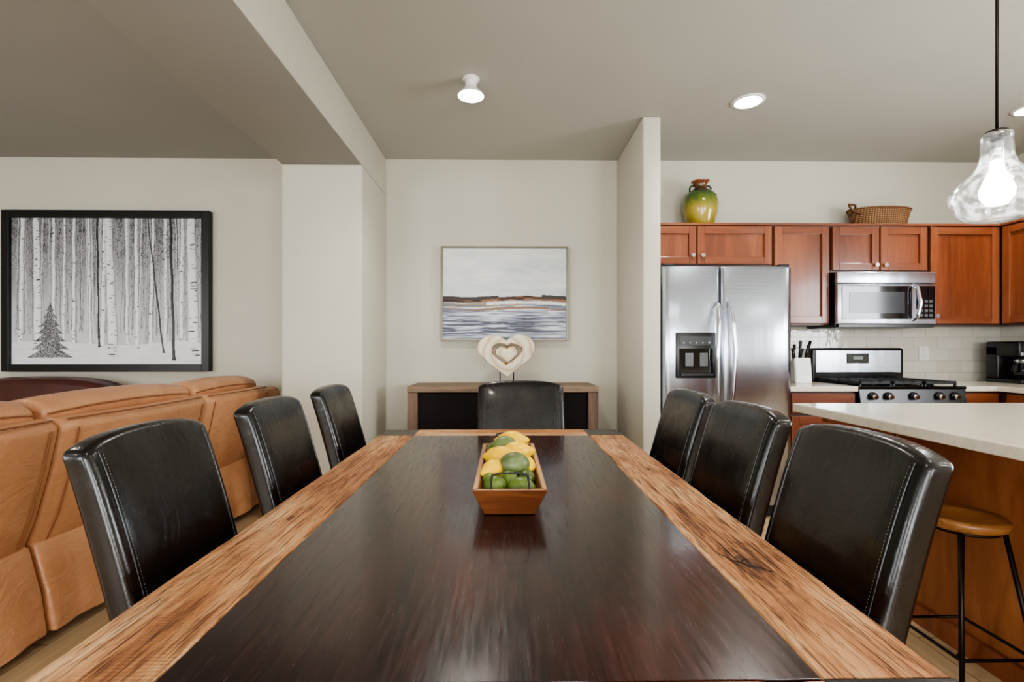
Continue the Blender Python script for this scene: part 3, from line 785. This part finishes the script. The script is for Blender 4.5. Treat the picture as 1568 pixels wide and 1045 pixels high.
# ------------------------------------------------------------------ kitchen cabinetry
def door(parent, n, x0, x1, z0, z1, y, knob=None, face='y', mat=None):
    fw = .055 if (z1-z0) > .2 else .035
    mz = mat or M_cherryZ
    def b(nm, a0, a1, c0, c1, d0, d1, m, bev=.003):
        if face == 'y': box(nm, (a0, a1), (y+d0, y+d1), (c0, c1), m, parent, bev)
        else: box(nm, (y+d0, y+d1), (a0, a1), (c0, c1), m, parent, bev)
    b(n+'_stile_a', x0, x0+fw, z0, z1, -.022, 0, mz); b(n+'_stile_b', x1-fw, x1, z0, z1, -.022, 0, mz)
    b(n+'_rail_a', x0+fw, x1-fw, z1-fw, z1, -.022, 0, M_cherryX); b(n+'_rail_b', x0+fw, x1-fw, z0, z0+fw, -.022, 0, M_cherryX)
    b(n+'_panel', x0+fw, x1-fw, z0+fw, z1-fw, -.006, 0, mz, 0)
    if knob:
        kx, kz = knob
        p = (kx, y-.02, kz) if face == 'y' else (y-.02, kx, kz)
        q = (kx, y-.045, kz) if face == 'y' else (y-.045, kx, kz)
        cyl(n+'_knob', p, q, .006, .016, M_chrome, parent, 16)
M_gap = wood('cherry_wood_carcass', [(46, 18, 10), (76, 36, 20)], 'Z', 14, 1.2, 0.4, 0.04)
U = empty('upper_cabinets')
UY = 3.69; ZT, ZB = 2.125, 1.36
def upper(n, x0, x1, z0):
    box(n+'_carcass', (x0, x1), (UY, 3.999), (z0, ZT), M_gap, U)
upper('over_fridge', 1.05, 2.045, 1.81)
door(U, 'fridge_door_1', 1.06, 1.455, 1.825, ZT-.012, UY, (1.425, 1.89)); door(U, 'fridge_door_2', 1.465, 2.035, 1.825, ZT-.012, UY, (1.50, 1.89))
upper('tall_a', 2.047, 2.49, ZB); door(U, 'tall_a_door', 2.06, 2.478, ZB+.012, ZT-.012, UY)
upper('over_microwave', 2.492, 3.25, 1.765)
door(U, 'mw_door_1', 2.505, 2.865, 1.78, ZT-.012, UY, (2.835, 1.82)); door(U, 'mw_door_2', 2.877, 3.238, 1.78, ZT-.012, UY, (2.907, 1.82))
upper('tall_b', 3.252, 3.83, ZB); door(U, 'tall_b_door', 3.265, 3.80, ZB+.012, ZT-.012, UY, (3.30, 1.43))
box('return_carcass', (3.83, XR-.001), (2.5, 3.999), (ZB, ZT), M_gap, U)
for i, (a, b) in enumerate(((3.28, 3.66), (2.89, 3.27), (2.51, 2.88))):
    door(U, 'return_door_%d' % (i+1), a, b, ZB+.012, ZT-.012, 3.83, None, 'x')
box('top_molding', (1.05, 3.83), (UY-.028, UY+.01), (ZT-.004, ZT+.014), M_cherryX, U, .003)
box('top_molding_return', (3.80, 3.84), (2.5, UY), (ZT-.004, ZT+.014), M_cherryZ, U, .003)

L = empty('base_cabinets')
BY = 3.41
def drawer(n, x0, x1, z0, z1, y):
    box(n, (x0, x1), (y-.02, y), (z0, z1), M_cherryX, L, .004)
    box(n+'_pull', ((x0+x1)/2-.05, (x0+x1)/2+.05), (y-.045, y-.035), ((z0+z1)/2-.005, (z0+z1)/2+.005), M_chrome, L, .002)
    for s in (-.045, .045): box(n+'_post%d' % (1 if s > 0 else 0), ((x0+x1)/2+s-.004, (x0+x1)/2+s+.004), (y-.036, y-.02), ((z0+z1)/2-.004, (z0+z1)/2+.004), M_chrome, L)
for n_, a, b in (('left', 2.01, 2.488), ('right', 3.256, 3.52)):
    box(n_+'_carcass', (a, b), (BY, 3.99), (.1, .875), M_gap, L)
    drawer(n_+'_drawer', a+.012, b-.012, .72, .86, BY)
    door(L, n_+'_door', a+.012, b-.012, .12, .70, BY)
box('corner_carcass', (3.52, XR-.001), (.2, 3.99), (.1, .875), M_gap, L)
for i in range(5): door(L, 'return_base_door_%d' % (i+1), .25+i*.62, .85+i*.62, .12, .86, 3.52, None, 'x')
box('toe_kick', (3.56, XR-.01), (.25, 3.95), (0, .1), M_black, L); box('toe_kick_left', (2.02, 2.48), (BY+.06, 3.95), (0, .1), M_black, L)
K = empty('kitchen_countertop')
box('slab_left', (2.0, 2.488), (3.375, 3.98), (.876, .912), M_quartz, K, .004)
box('slab_right', (3.256, XR-.001), (3.375, 3.98), (.876, .912), M_quartz, K, .004)
box('slab_return', (3.48, XR-.001), (.2, 3.374), (.876, .912), M_quartz, K, .004)
box('backsplash_tile', (1.99, XR-.002), (3.981, 3.999), (.90, 1.36), M_tile)
box('backsplash_tile_return', (XR-.015, XR-.001), (2.0, 3.98), (.913, 1.36), M_tile)
O = empty('wall_outlet')
box('plate', (3.44, 3.52), (3.974, 3.981), (1.08, 1.20), M_white, O, .003)
for i, z in enumerate((1.115, 1.165)): box('socket_%d' % (i+1), (3.465, 3.495), (3.971, 3.975), (z-.015, z+.015), M_trim, O, .002)

# fridge
F = empty('refrigerator')
fx0, fx1, fy, fz = 1.093, 1.992, 3.33, 1.752
box('cabinet', (fx0, fx1), (fy+.055, 3.97), (.02, fz-.01), simple('dark_grey_enamel', (36, 37, 39), .45), F, .006)
fm = fx0+.405
def curved_door(name, a, b):
    bm = bmesh.new(); nn = 16; rows = []
    for i in range(nn+1):
        t = i/nn; x = a+(b-a)*t; yy = fy+.012*(2*t-1)**2 + (.010 if i in (0, nn) else 0)
        rows.append([bm.verts.new(p) for p in ((x, yy, .09), (x, yy, fz-.008), (x, yy+.008, fz), (x, fy+.052, fz), (x, fy+.052, .09))])
    for r0, r1 in zip(rows[:-1], rows[1:]):
        for i in range(5): bm.faces.new((r0[i], r0[(i+1) % 5], r1[(i+1) % 5], r1[i]))
    bm.faces.new(rows[0]); bm.faces.new(rows[-1][::-1])
    o = from_bm(name, bm, M_steel, F, False)
    for p in o.data.polygons:
        if abs(p.normal.z) < .3 and p.normal.y < -.7: p.use_smooth = True
curved_door('freezer_door', fx0, fm-.004); curved_door('fridge_door', fm+.004, fx1)
box('grille', (fx0+.01, fx1-.01), (fy+.03, fy+.06), (.01, .085), M_black, F)
box('hinge_cap_1', (fx0+.01, fx0+.08), (fy+.02, fy+.12), (fz, fz+.018), M_black, F, .004); box('hinge_cap_2', (fx1-.08, fx1-.01), (fy+.02, fy+.12), (fz, fz+.018), M_black, F, .004)
for n_, xx, s in (('handle_left', fm-.035, -1), ('handle_right', fm+.045, 1)):
    pts = [(xx, fy+.012, 1.50), (xx, fy-.03, 1.48), (xx+.010*s, fy-.055, 1.36), (xx+.022*s, fy-.066, 1.14), (xx+.010*s, fy-.055, .88), (xx, fy-.03, .76), (xx, fy+.012, .74)]
    tube(n_, pts, .014, M_chrome, F)
dx0, dx1, dz0, dz1 = fx0+.085, fm-.045, .975, 1.29
box('dispenser_bezel', (dx0, dx1), (fy-.012, fy+.014), (dz0, dz1), M_black, F, .006, 3)
box('dispenser_cavity', (dx0+.02, dx1-.02), (fy-.0135, fy-.011), (dz0+.03, dz1-.11), M_gloss, F)
box('dispenser_controls', (dx0+.02, dx1-.02), (fy-.0145, fy-.011), (dz1-.09, dz1-.025), simple('control_panel_grey', (48, 50, 54), .3), F, .001)
for i in range(5):
    cyl('button_%d' % (i+1), (dx0+.05+i*(dx1-dx0-.1)/4, fy-.014, dz1-.07), (dx0+.05+i*(dx1-dx0-.1)/4, fy-.018, dz1-.07), .007, .006, M_chrome, F, 12)
box('dispenser_tray', (dx0+.025, dx1-.025), (fy-.03, fy-.012), (dz0+.015, dz0+.035), M_black, F, .003)
for i, s in enumerate((-.05, .05)):
    box('paddle_%d' % (i+1), ((dx0+dx1)/2+s-.028, (dx0+dx1)/2+s+.028), (fy-.02, fy-.013), (dz0+.08, dz1-.14), simple('paddle_grey', (90, 92, 96), .25), F, .003)

# microwave
W = empty('microwave')
mx0, mx1, my, mz0, mz1 = 2.496, 3.246, 3.60, 1.345, 1.757
box('body', (mx0, mx1), (my+.03, 3.98), (mz0, mz1), M_black, W, .004)
box('vent_strip', (mx0, mx1), (my, my+.04), (mz1-.085, mz1), M_steel, W, .006, 3)
xd = mx1-.175
box('door_frame', (mx0, mx1), (my, my+.035), (mz0+.02, mz1-.09), M_steel, W, .006, 3)
box('door_glass', (mx0+.03, xd-.015), (my-.004, my+.004), (mz0+.055, mz1-.105), M_gloss, W, .003)
box('window_mesh', (mx0+.085, xd-.07), (my-.0055, my-.003), (mz0+.10, mz1-.150), simple('window_grey', (58, 61, 66), .12, 0.0), W)
box('control_glass', (xd+.02, mx1-.012), (my-.004, my+.004), (mz0+.055, mz1-.105), M_gloss, W, .003)
for r in range(4):
    for c_ in range(3): box('key_%d_%d' % (r, c_), (xd+.045+c_*.036, xd+.07+c_*.036), (my-.006, my-.003), (mz0+.075+r*.035, mz0+.095+r*.035), simple('key_grey', (60, 62, 64), .4), W)
tube('handle', [(xd, my, mz0+.05), (xd, my-.04, mz0+.07), (xd+.012, my-.055, (mz0+mz1)/2-.03), (xd, my-.04, mz1-.12), (xd, my, mz1-.10)], .012, M_chrome, W)
box('bottom_plate', (mx0+.01, mx1-.01), (my+.005, 3.97), (mz0-.006, mz0+.02), M_black, W, .003)

# range
R = empty('gas_range')
rx0, rx1, ry = 2.493, 3.251, 3.36
box('body', (rx0, rx1), (ry+.03, 3.97), (.02, .895), M_black, R, .004)
box('oven_door', (rx0+.005, rx1-.005), (ry, ry+.035), (.22, .77), M_steel, R, .008, 3)
box('oven_window', (rx0+.14, rx1-.14), (ry-.003, ry+.003), (.36, .62), M_gloss, R)
box('storage_drawer', (rx0+.005, rx1-.005), (ry, ry+.035), (.05, .21), M_steel, R, .008, 3)
cyl('oven_handle', (rx0+.06, ry-.045, .73), (rx1-.06, ry-.045, .73), .012, .012, M_chrome, R)
for i, xx in enumerate((rx0+.08, rx1-.08)): cyl('handle_post_%d' % (i+1), (xx, ry, .73), (xx, ry-.045, .73), .009, .009, M_chrome, R)
bm = bmesh.new()
pr = [(ry, .785), (ry+.05, .785), (ry+.05, .90), (ry+.02, .90)]
a_ = [bm.verts.new((rx0+.002, p[0], p[1])) for p in pr]; b_ = [bm.verts.new((rx1-.002, p[0], p[1])) for p in pr]
for i in range(4): bm.faces.new((a_[i], a_[(i+1) % 4], b_[(i+1) % 4], b_[i]))
bm.faces.new(a_[::-1]); bm.faces.new(b_)
from_bm('control_fascia', bm, M_black, R)
for i, xx in enumerate((.09, .20, .38, .56, .67)):
    cyl('knob_%d' % (i+1), (rx0+xx, ry+.008, .845), (rx0+xx, ry-.030, .838), .019, .016, M_chrome, R, 20)
    cyl('knob_ring_%d' % (i+1), (rx0+xx, ry+.012, .846), (rx0+xx, ry-.004, .843), .027, .027, M_black, R, 20)
box('cooktop', (rx0, rx1), (ry+.005, 3.93), (.893, .912), M_gloss, R, .004)
for i, (xa, xb2) in enumerate(((rx0+.03, rx0+.26), (rx0+.27, rx1-.27), (rx1-.26, rx1-.03))):
    zt = .945
    for j, yy in enumerate((3.41, 3.86)): box('grate_%d_bar_%d' % (i, j), (xa, xb2), (yy, yy+.012), (.925, zt), M_iron, R, .002)
    for j, xx in enumerate((xa, xb2-.012)): box('grate_%d_side_%d' % (i, j), (xx, xx+.012), (3.41, 3.872), (.925, zt), M_iron, R, .002)
    for j, xx in enumerate((.33, .62)): box('grate_%d_fin_%d' % (i, j), (xa+(xb2-xa)*xx, xa+(xb2-xa)*xx+.01), (3.41, 3.872), (.932, zt), M_iron, R, .002)
    for j, yy in enumerate((3.52, 3.75)):
        box('grate_%d_cross_%d' % (i, j), (xa, xb2), (yy, yy+.01), (.932, zt), M_iron, R, .002)
        cyl('burner_%d_%d' % (i, j), ((xa+xb2)/2, yy+.005, .911), ((xa+xb2)/2, yy+.005, .930), .04, .034, M_iron, R)
    for j, (xx, yy) in enumerate(((xa, 3.41), (xb2-.012, 3.41), (xa, 3.86), (xb2-.012, 3.86))): box('grate_%d_foot_%d' % (i, j), (xx, xx+.012), (yy, yy+.012), (.911, .93), M_iron, R)
box('backguard', (rx0, rx1), (3.90, 3.968), (.90, 1.185), M_black, R, .02, 4)
box('backguard_face', (rx0+.03, rx1-.03), (3.893, 3.902), (.985, 1.165), M_steel, R, .004)
box('display', (rx0+.28, rx1-.30), (3.888, 3.894), (1.06, 1.14), M_gloss, R, .002)
box('clock_digits', (rx0+.33, rx1-.35), (3.886, 3.889), (1.09, 1.115), simple('display_grey', (120, 130, 130), .3), R)

# knife block
KB = empty('knife_block')
bm = bmesh.new()
pr = [(3.70, .9125), (3.83, .9125), (3.85, 1.04), (3.72, 1.11)]
a_ = [bm.verts.new((2.24, p[0], p[1])) for p in pr]; b_ = [bm.verts.new((2.37, p[0], p[1])) for p in pr]
for i in range(4): bm.faces.new((a_[i], a_[(i+1) % 4], b_[(i+1) % 4], b_[i]))
bm.faces.new(a_[::-1]); bm.faces.new(b_); bmesh.ops.recalc_face_normals(bm, faces=bm.faces)
bmesh.ops.bevel(bm, geom=list(bm.edges), offset=.006, segments=2, affect='EDGES')
from_bm('block', bm, M_white, KB)
for i in range(6):
    x = 2.255+.02*i; y = 3.75+.03*(i % 2); h = .08+.03*(i % 3)
    cyl('knife_handle_%d' % (i+1), (x, y, 1.07), (x+(i-2.5)*.012, y-.03, 1.10+h), .008, .011, M_black, KB, 10)

# coffee maker
CF = empty('coffee_maker')
c0, c1 = 3.88, 4.11
box('base', (c0, c1), (3.58, 3.86), (.9125, .945), M_black, CF, .008, 3)
box('water_tank', (c0, c1), (3.76, 3.86), (.945, 1.20), M_black, CF, .01, 3)
box('brew_head', (c0, c1), (3.60, 3.86), (1.12, 1.235), M_black, CF, .012, 3)
box('steel_band', (c0+.012, c1-.012), (3.596, 3.602), (1.125, 1.15), M_steel, CF, .002)
box('front_display', (c0+.06, c1-.06), (3.594, 3.601), (1.165, 1.22), M_gloss, CF, .002)
lathe('carafe', [(0, .947), (.06, .947), (.078, .97), (.08, 1.02), (.06, 1.075), (.055, 1.10), (.05, 1.10)], (c0+.125, 3.675, 0), M_gloss, CF, 28)
lathe('carafe_band', [(.0605, 1.07), (.064, 1.085), (.058, 1.112), (0, 1.115)], (c0+.125, 3.675, 0), M_chrome, CF, 28)
tube('carafe_handle', [(c0+.125, 3.615, 1.09), (c0+.125, 3.56, 1.085), (c0+.125, 3.555, 1.0), (c0+.125, 3.60, .975)], .008, M_black, CF)

# vase
def vase_mat():
    m, nt, b = base_mat('glazed_green_amber')
    tc = N(nt, 'ShaderNodeTexCoord'); sp = N(nt, 'ShaderNodeSeparateXYZ'); nt.links.new(tc.outputs['Object'], sp.inputs[0])
    ad = mth(nt, 'MULTIPLY_ADD', noise(nt, objco(nt, (1, 1, .5)), 22, 5), .14, sp.outputs['Z'])
    mr = maprange(nt, ad, 2.17, 2.59, 0, 1)
    nt.links.new(ramp(nt, mr, [(0, C(122, 108, 34)), (.40, C(158, 138, 54)), (.60, C(90, 104, 40)), (.76, C(34, 70, 42)), (.86, C(96, 54, 30)), (1, C(128, 70, 40))]), b.inputs['Base Color'])
    b.inputs['Roughness'].default_value = .15; b.inputs['Coat Weight'].default_value = .4
    return m
M_vase = vase_mat()
V_ = empty('ceramic_vase')
vz = ZT+.001; vx, vy = 1.555, 3.84
k_ = .385/.37
pf = [(0, 0), (.085, 0), (.10, .03), (.128, .12), (.138, .19), (.125, .255), (.085, .295), (.050, .315), (.045, .335), (.062, .362), (.074, .370), (.062, .374), (.045, .36), (.036, .33), (.036, .30), (0, .30)]
lathe('body', [(r, z*k_) for r, z in pf], (vx, vy, vz), M_vase, V_, 48)
for s in (-1, 1):
    tube('handle_%d' % (1 if s > 0 else 2), [(vx+s*.05, vy, vz+.352), (vx+s*.072, vy, vz+.352), (vx+s*.085, vy, vz+.335), (vx+s*.085, vy, vz+.295)], .007, simple('dark_green_glaze', (34, 60, 34), .2), V_)

# basket
def basket_mat():
    m, nt, b = base_mat('woven_rattan')
    w = N(nt, 'ShaderNodeTexWave'); w.bands_direction = 'Z'; w.inputs['Scale'].default_value = 22; w.inputs['Distortion'].default_value = 1
    w2 = N(nt, 'ShaderNodeTexWave'); w2.bands_direction = 'X'; w2.inputs['Scale'].default_value = 18
    nt.links.new(objco(nt), w.inputs['Vector']); nt.links.new(objco(nt), w2.inputs['Vector'])
    mu = mth(nt, 'MULTIPLY', w.outputs['Fac'], w2.outputs['Fac'])
    nt.links.new(ramp(nt, mu, [(0, C(84, 54, 30)), (.5, C(146, 104, 60)), (1, C(176, 134, 86))]), b.inputs['Base Color'])
    b.inputs['Roughness'].default_value = .7; bump(nt, b, mu, .8, .006)
    return m
M_bask = basket_mat()
BK = empty('wicker_basket')
bkx, bky = 3.01, 3.86
lathe('body', [(0, 0), (.8, 0), (.86, .03), (.95, .12), (1.0, .155), (1.0, .168), (.96, .168), (.92, .12), (.82, .02), (0, .02)], (bkx, bky, ZT+.001), M_bask, BK, 56, .245, .125)
tube('rim', [(bkx+.245*math.cos(a), bky+.125*math.sin(a), ZT+.165) for a in [2*math.pi*i/32 for i in range(32)]], .008, M_bask, BK, True)
tube('loop_handle', [(bkx-.19, bky-.07, ZT+.12), (bkx-.28, bky-.08, ZT+.15), (bkx-.29, bky-.06, ZT+.20), (bkx-.22, bky-.04, ZT+.20), (bkx-.19, bky, ZT+.15)], .008, simple('rattan_handle', (96, 62, 34), .6), BK)

# ------------------------------------------------------------------ island
I = empty('kitchen_island')
box('countertop', (1.405, 2.75), (.25, 2.35), (.872, .912), M_quartz, I, .005, 2)
box('base_cabinet', (1.78, 2.65), (.32, 2.22), (0, .871), M_islandw, I, .003)
box('corner_post', (1.765, 1.83), (2.16, 2.235), (0, .871), M_cherryZ, I, .004)
box('apron_rail', (1.762, 1.78), (.32, 2.16), (.80, .871), M_cherryZ, I, .003)
box('baseboard', (1.758, 1.78), (.32, 2.16), (0, .085), M_cherryZ, I, .004)
bm = bmesh.new()
pr = [(1.775, .58), (1.775, .869), (1.46, .869), (1.46, .845), (1.56, .80), (1.68, .70), (1.745, .58)]
yy = 2.19
a_ = [bm.verts.new((p[0], yy-.02, p[1])) for p in pr]; b_ = [bm.verts.new((p[0], yy+.02, p[1])) for p in pr]
for q in range(len(pr)): bm.faces.new((a_[q], a_[(q+1) % len(pr)], b_[(q+1) % len(pr)], b_[q]))
bm.faces.new(a_[::-1]); bm.faces.new(b_)
from_bm('corbel', bm, M_cherryZ, I)

# stool
ST = empty('bar_stool')
stx, sty, stz = 1.585, 1.66, .605
lathe('seat', [(0, -.040), (.10, -.040), (.120, -.030), (.125, -.010), (.120, 0), (.085, -.004), (0, -.010)], (stx, sty, stz), M_stoolw, ST, 40)
lg = []
for i, (a, b) in enumerate(((-1, -1), (1, -1), (1, 1), (-1, 1))):
    t_ = (stx+a*.075, sty+b*.075, stz-.038); f_ = (stx+a*.14, sty+b*.15, .008)
    lg.append((Vector(t_), Vector(f_)))
    cyl('leg_%d' % (i+1), f_, t_, .0075, .0075, M_bronze, ST, 14)
    cyl('foot_%d' % (i+1), (f_[0], f_[1], 0), (f_[0], f_[1], .016), .014, .012, M_bronze, ST, 14)
rp = [tuple(t.lerp(f, .70)) for t, f in lg]
tube('footrest_ring', rp+[rp[0]], .006, M_bronze, ST, False, False)
lathe('mounting_plate', [(0, -.048), (.10, -.048), (.10, -.040), (0, -.040)], (stx, sty, stz), M_bronze, ST, 24)

# ------------------------------------------------------------------ pendant lamp
def pendant(x, y):
    p = empty('pendant_lamp', (x, y, 0))
    zb = 1.578
    pf = [(.050, 0), (.072, .006), (.096, .030), (.113, .064), (.116, .080), (.110, .098), (.092, .122), (.066, .146), (.047, .172), (.040, .200), (.038, .24), (.038, .262), (.032, .270), (.012, .271)]
    lathe('glass_shade', [(r, z+zb) for r, z in pf], (0, 0, 0), M_glass, p, 48)
    lathe('cap', [(0, zb+.278), (.026, zb+.278), (.032, zb+.270), (.032, zb+.262), (0, zb+.262)], (0, 0, 0), M_bronze, p, 28)
    cyl('socket', (0, 0, zb+.185), (0, 0, zb+.265), .016, .016, M_chrome, p)
    cyl('rod', (0, 0, zb+.275), (0, 0, CZ-.02), .0045, .0045, M_bronze, p, 12)
    lathe('canopy', [(0, CZ-.025), (.055, CZ-.022), (.06, CZ-.001), (0, CZ-.001)], (0, 0, 0), M_bronze, p, 28)
    lathe('bulb', [(0, zb+.045), (.025, zb+.050), (.040, zb+.072), (.042, zb+.095), (.032, zb+.125), (.018, zb+.155), (.015, zb+.185)], (0, 0, 0), emis('pendant_bulb_glow', (255, 250, 242), 55), p, 24)
pendant(1.525, 1.48)
pendant(1.9, .45)

# ------------------------------------------------------------------ ceiling lights
GLOW = emis('lamp_glow', (255, 252, 246), 22)
def spot_light(parent, loc, e, size=2.5, blend=.8):
    l = bpy.data.lights.new('downlight', 'SPOT'); l.energy = e; l.spot_size = size; l.spot_blend = blend; l.shadow_soft_size = .05; l.color = (1, .95, .87)
    o = bpy.data.objects.new('beam', l); o.location = loc; o.parent = parent; COL.objects.link(o)
e = empty('ceiling_spotlight')
lathe('trim', [(0, CZ-.001), (.05, CZ-.001), (.05, CZ-.010), (.034, CZ-.012), (.033, CZ-.05), (.044, CZ-.064), (.070, CZ-.090), (.078, CZ-.100), (.074, CZ-.102)], (-.20, 2.80, 0), M_white, e, 36)
lathe('lens', [(.074, CZ-.102), (.05, CZ-.112), (0, CZ-.116)], (-.20, 2.80, 0), GLOW, e, 36)
spot_light(e, (-.20, 2.80, CZ-.14), 40)
for x, y in ((1.53, 3.03), (3.42, 3.1), (1.53, .9), (3.3, .9), (-.2, .3), (-3.2, 2.2), (-3.2, -.5)):
    e = empty('recessed_light')
    lathe('trim', [(.080, CZ-.001), (.100, CZ-.001), (.100, CZ-.006), (.080, CZ-.010)], (x, y, 0), M_white, e, 36)
    lathe('lens', [(.080, CZ-.006), (0, CZ-.006)], (x, y, 0), GLOW, e, 36)
    spot_light(e, (x, y, CZ-.03), 42 if x > 0 else 28)

# ------------------------------------------------------------------ daylight
def area(name, loc, rot, sx_, sy_, en, col=(.98, .99, 1)):
    l = bpy.data.lights.new(name, 'AREA'); l.shape = 'RECTANGLE'; l.size = sx_; l.size_y = sy_; l.energy = en; l.color = col
    o = bpy.data.objects.new(name, l); o.location = loc; o.rotation_euler = rot; COL.objects.link(o)
for i, (u0, u1, z0, z1) in enumerate(WX):
    area('window_daylight', ((u0+u1)/2, YF-.12, (z0+z1)/2), (math.radians(90), 0, 0), u1-u0, z1-z0, (115, 150, 110)[i])
for u0, u1, z0, z1 in WY:
    area('window_daylight', (XL-.12, (u0+u1)/2, (z0+z1)/2), (math.radians(90), 0, math.radians(-90)), u1-u0, z1-z0, 80)
for u0, u1, z0, z1 in WR:
    area('window_daylight', (XR+.12, (u0+u1)/2, (z0+z1)/2), (math.radians(90), 0, math.radians(90)), u1-u0, z1-z0, 110, (.92, .96, 1))
w = bpy.data.worlds.new('World'); S.world = w; w.use_nodes = True
nt = w.node_tree; bg = nt.nodes['Background']
sk = nt.nodes.new('ShaderNodeTexSky'); sk.sky_type = 'HOSEK_WILKIE'; sk.turbidity = 4
sk.sun_direction = (.3, .5, .8)
nt.links.new(sk.outputs[0], bg.inputs[0]); bg.inputs[1].default_value = 1.0

# ------------------------------------------------------------------ camera
cam = bpy.data.cameras.new('camera'); co = bpy.data.objects.new('camera', cam); COL.objects.link(co)
co.location = (0, 0, 1.18); co.rotation_euler = (math.radians(90), 0, math.radians(-.77))
cam.sensor_width = 36; cam.lens = 17.0; cam.shift_y = .0073; cam.clip_start = .02
S.camera = co
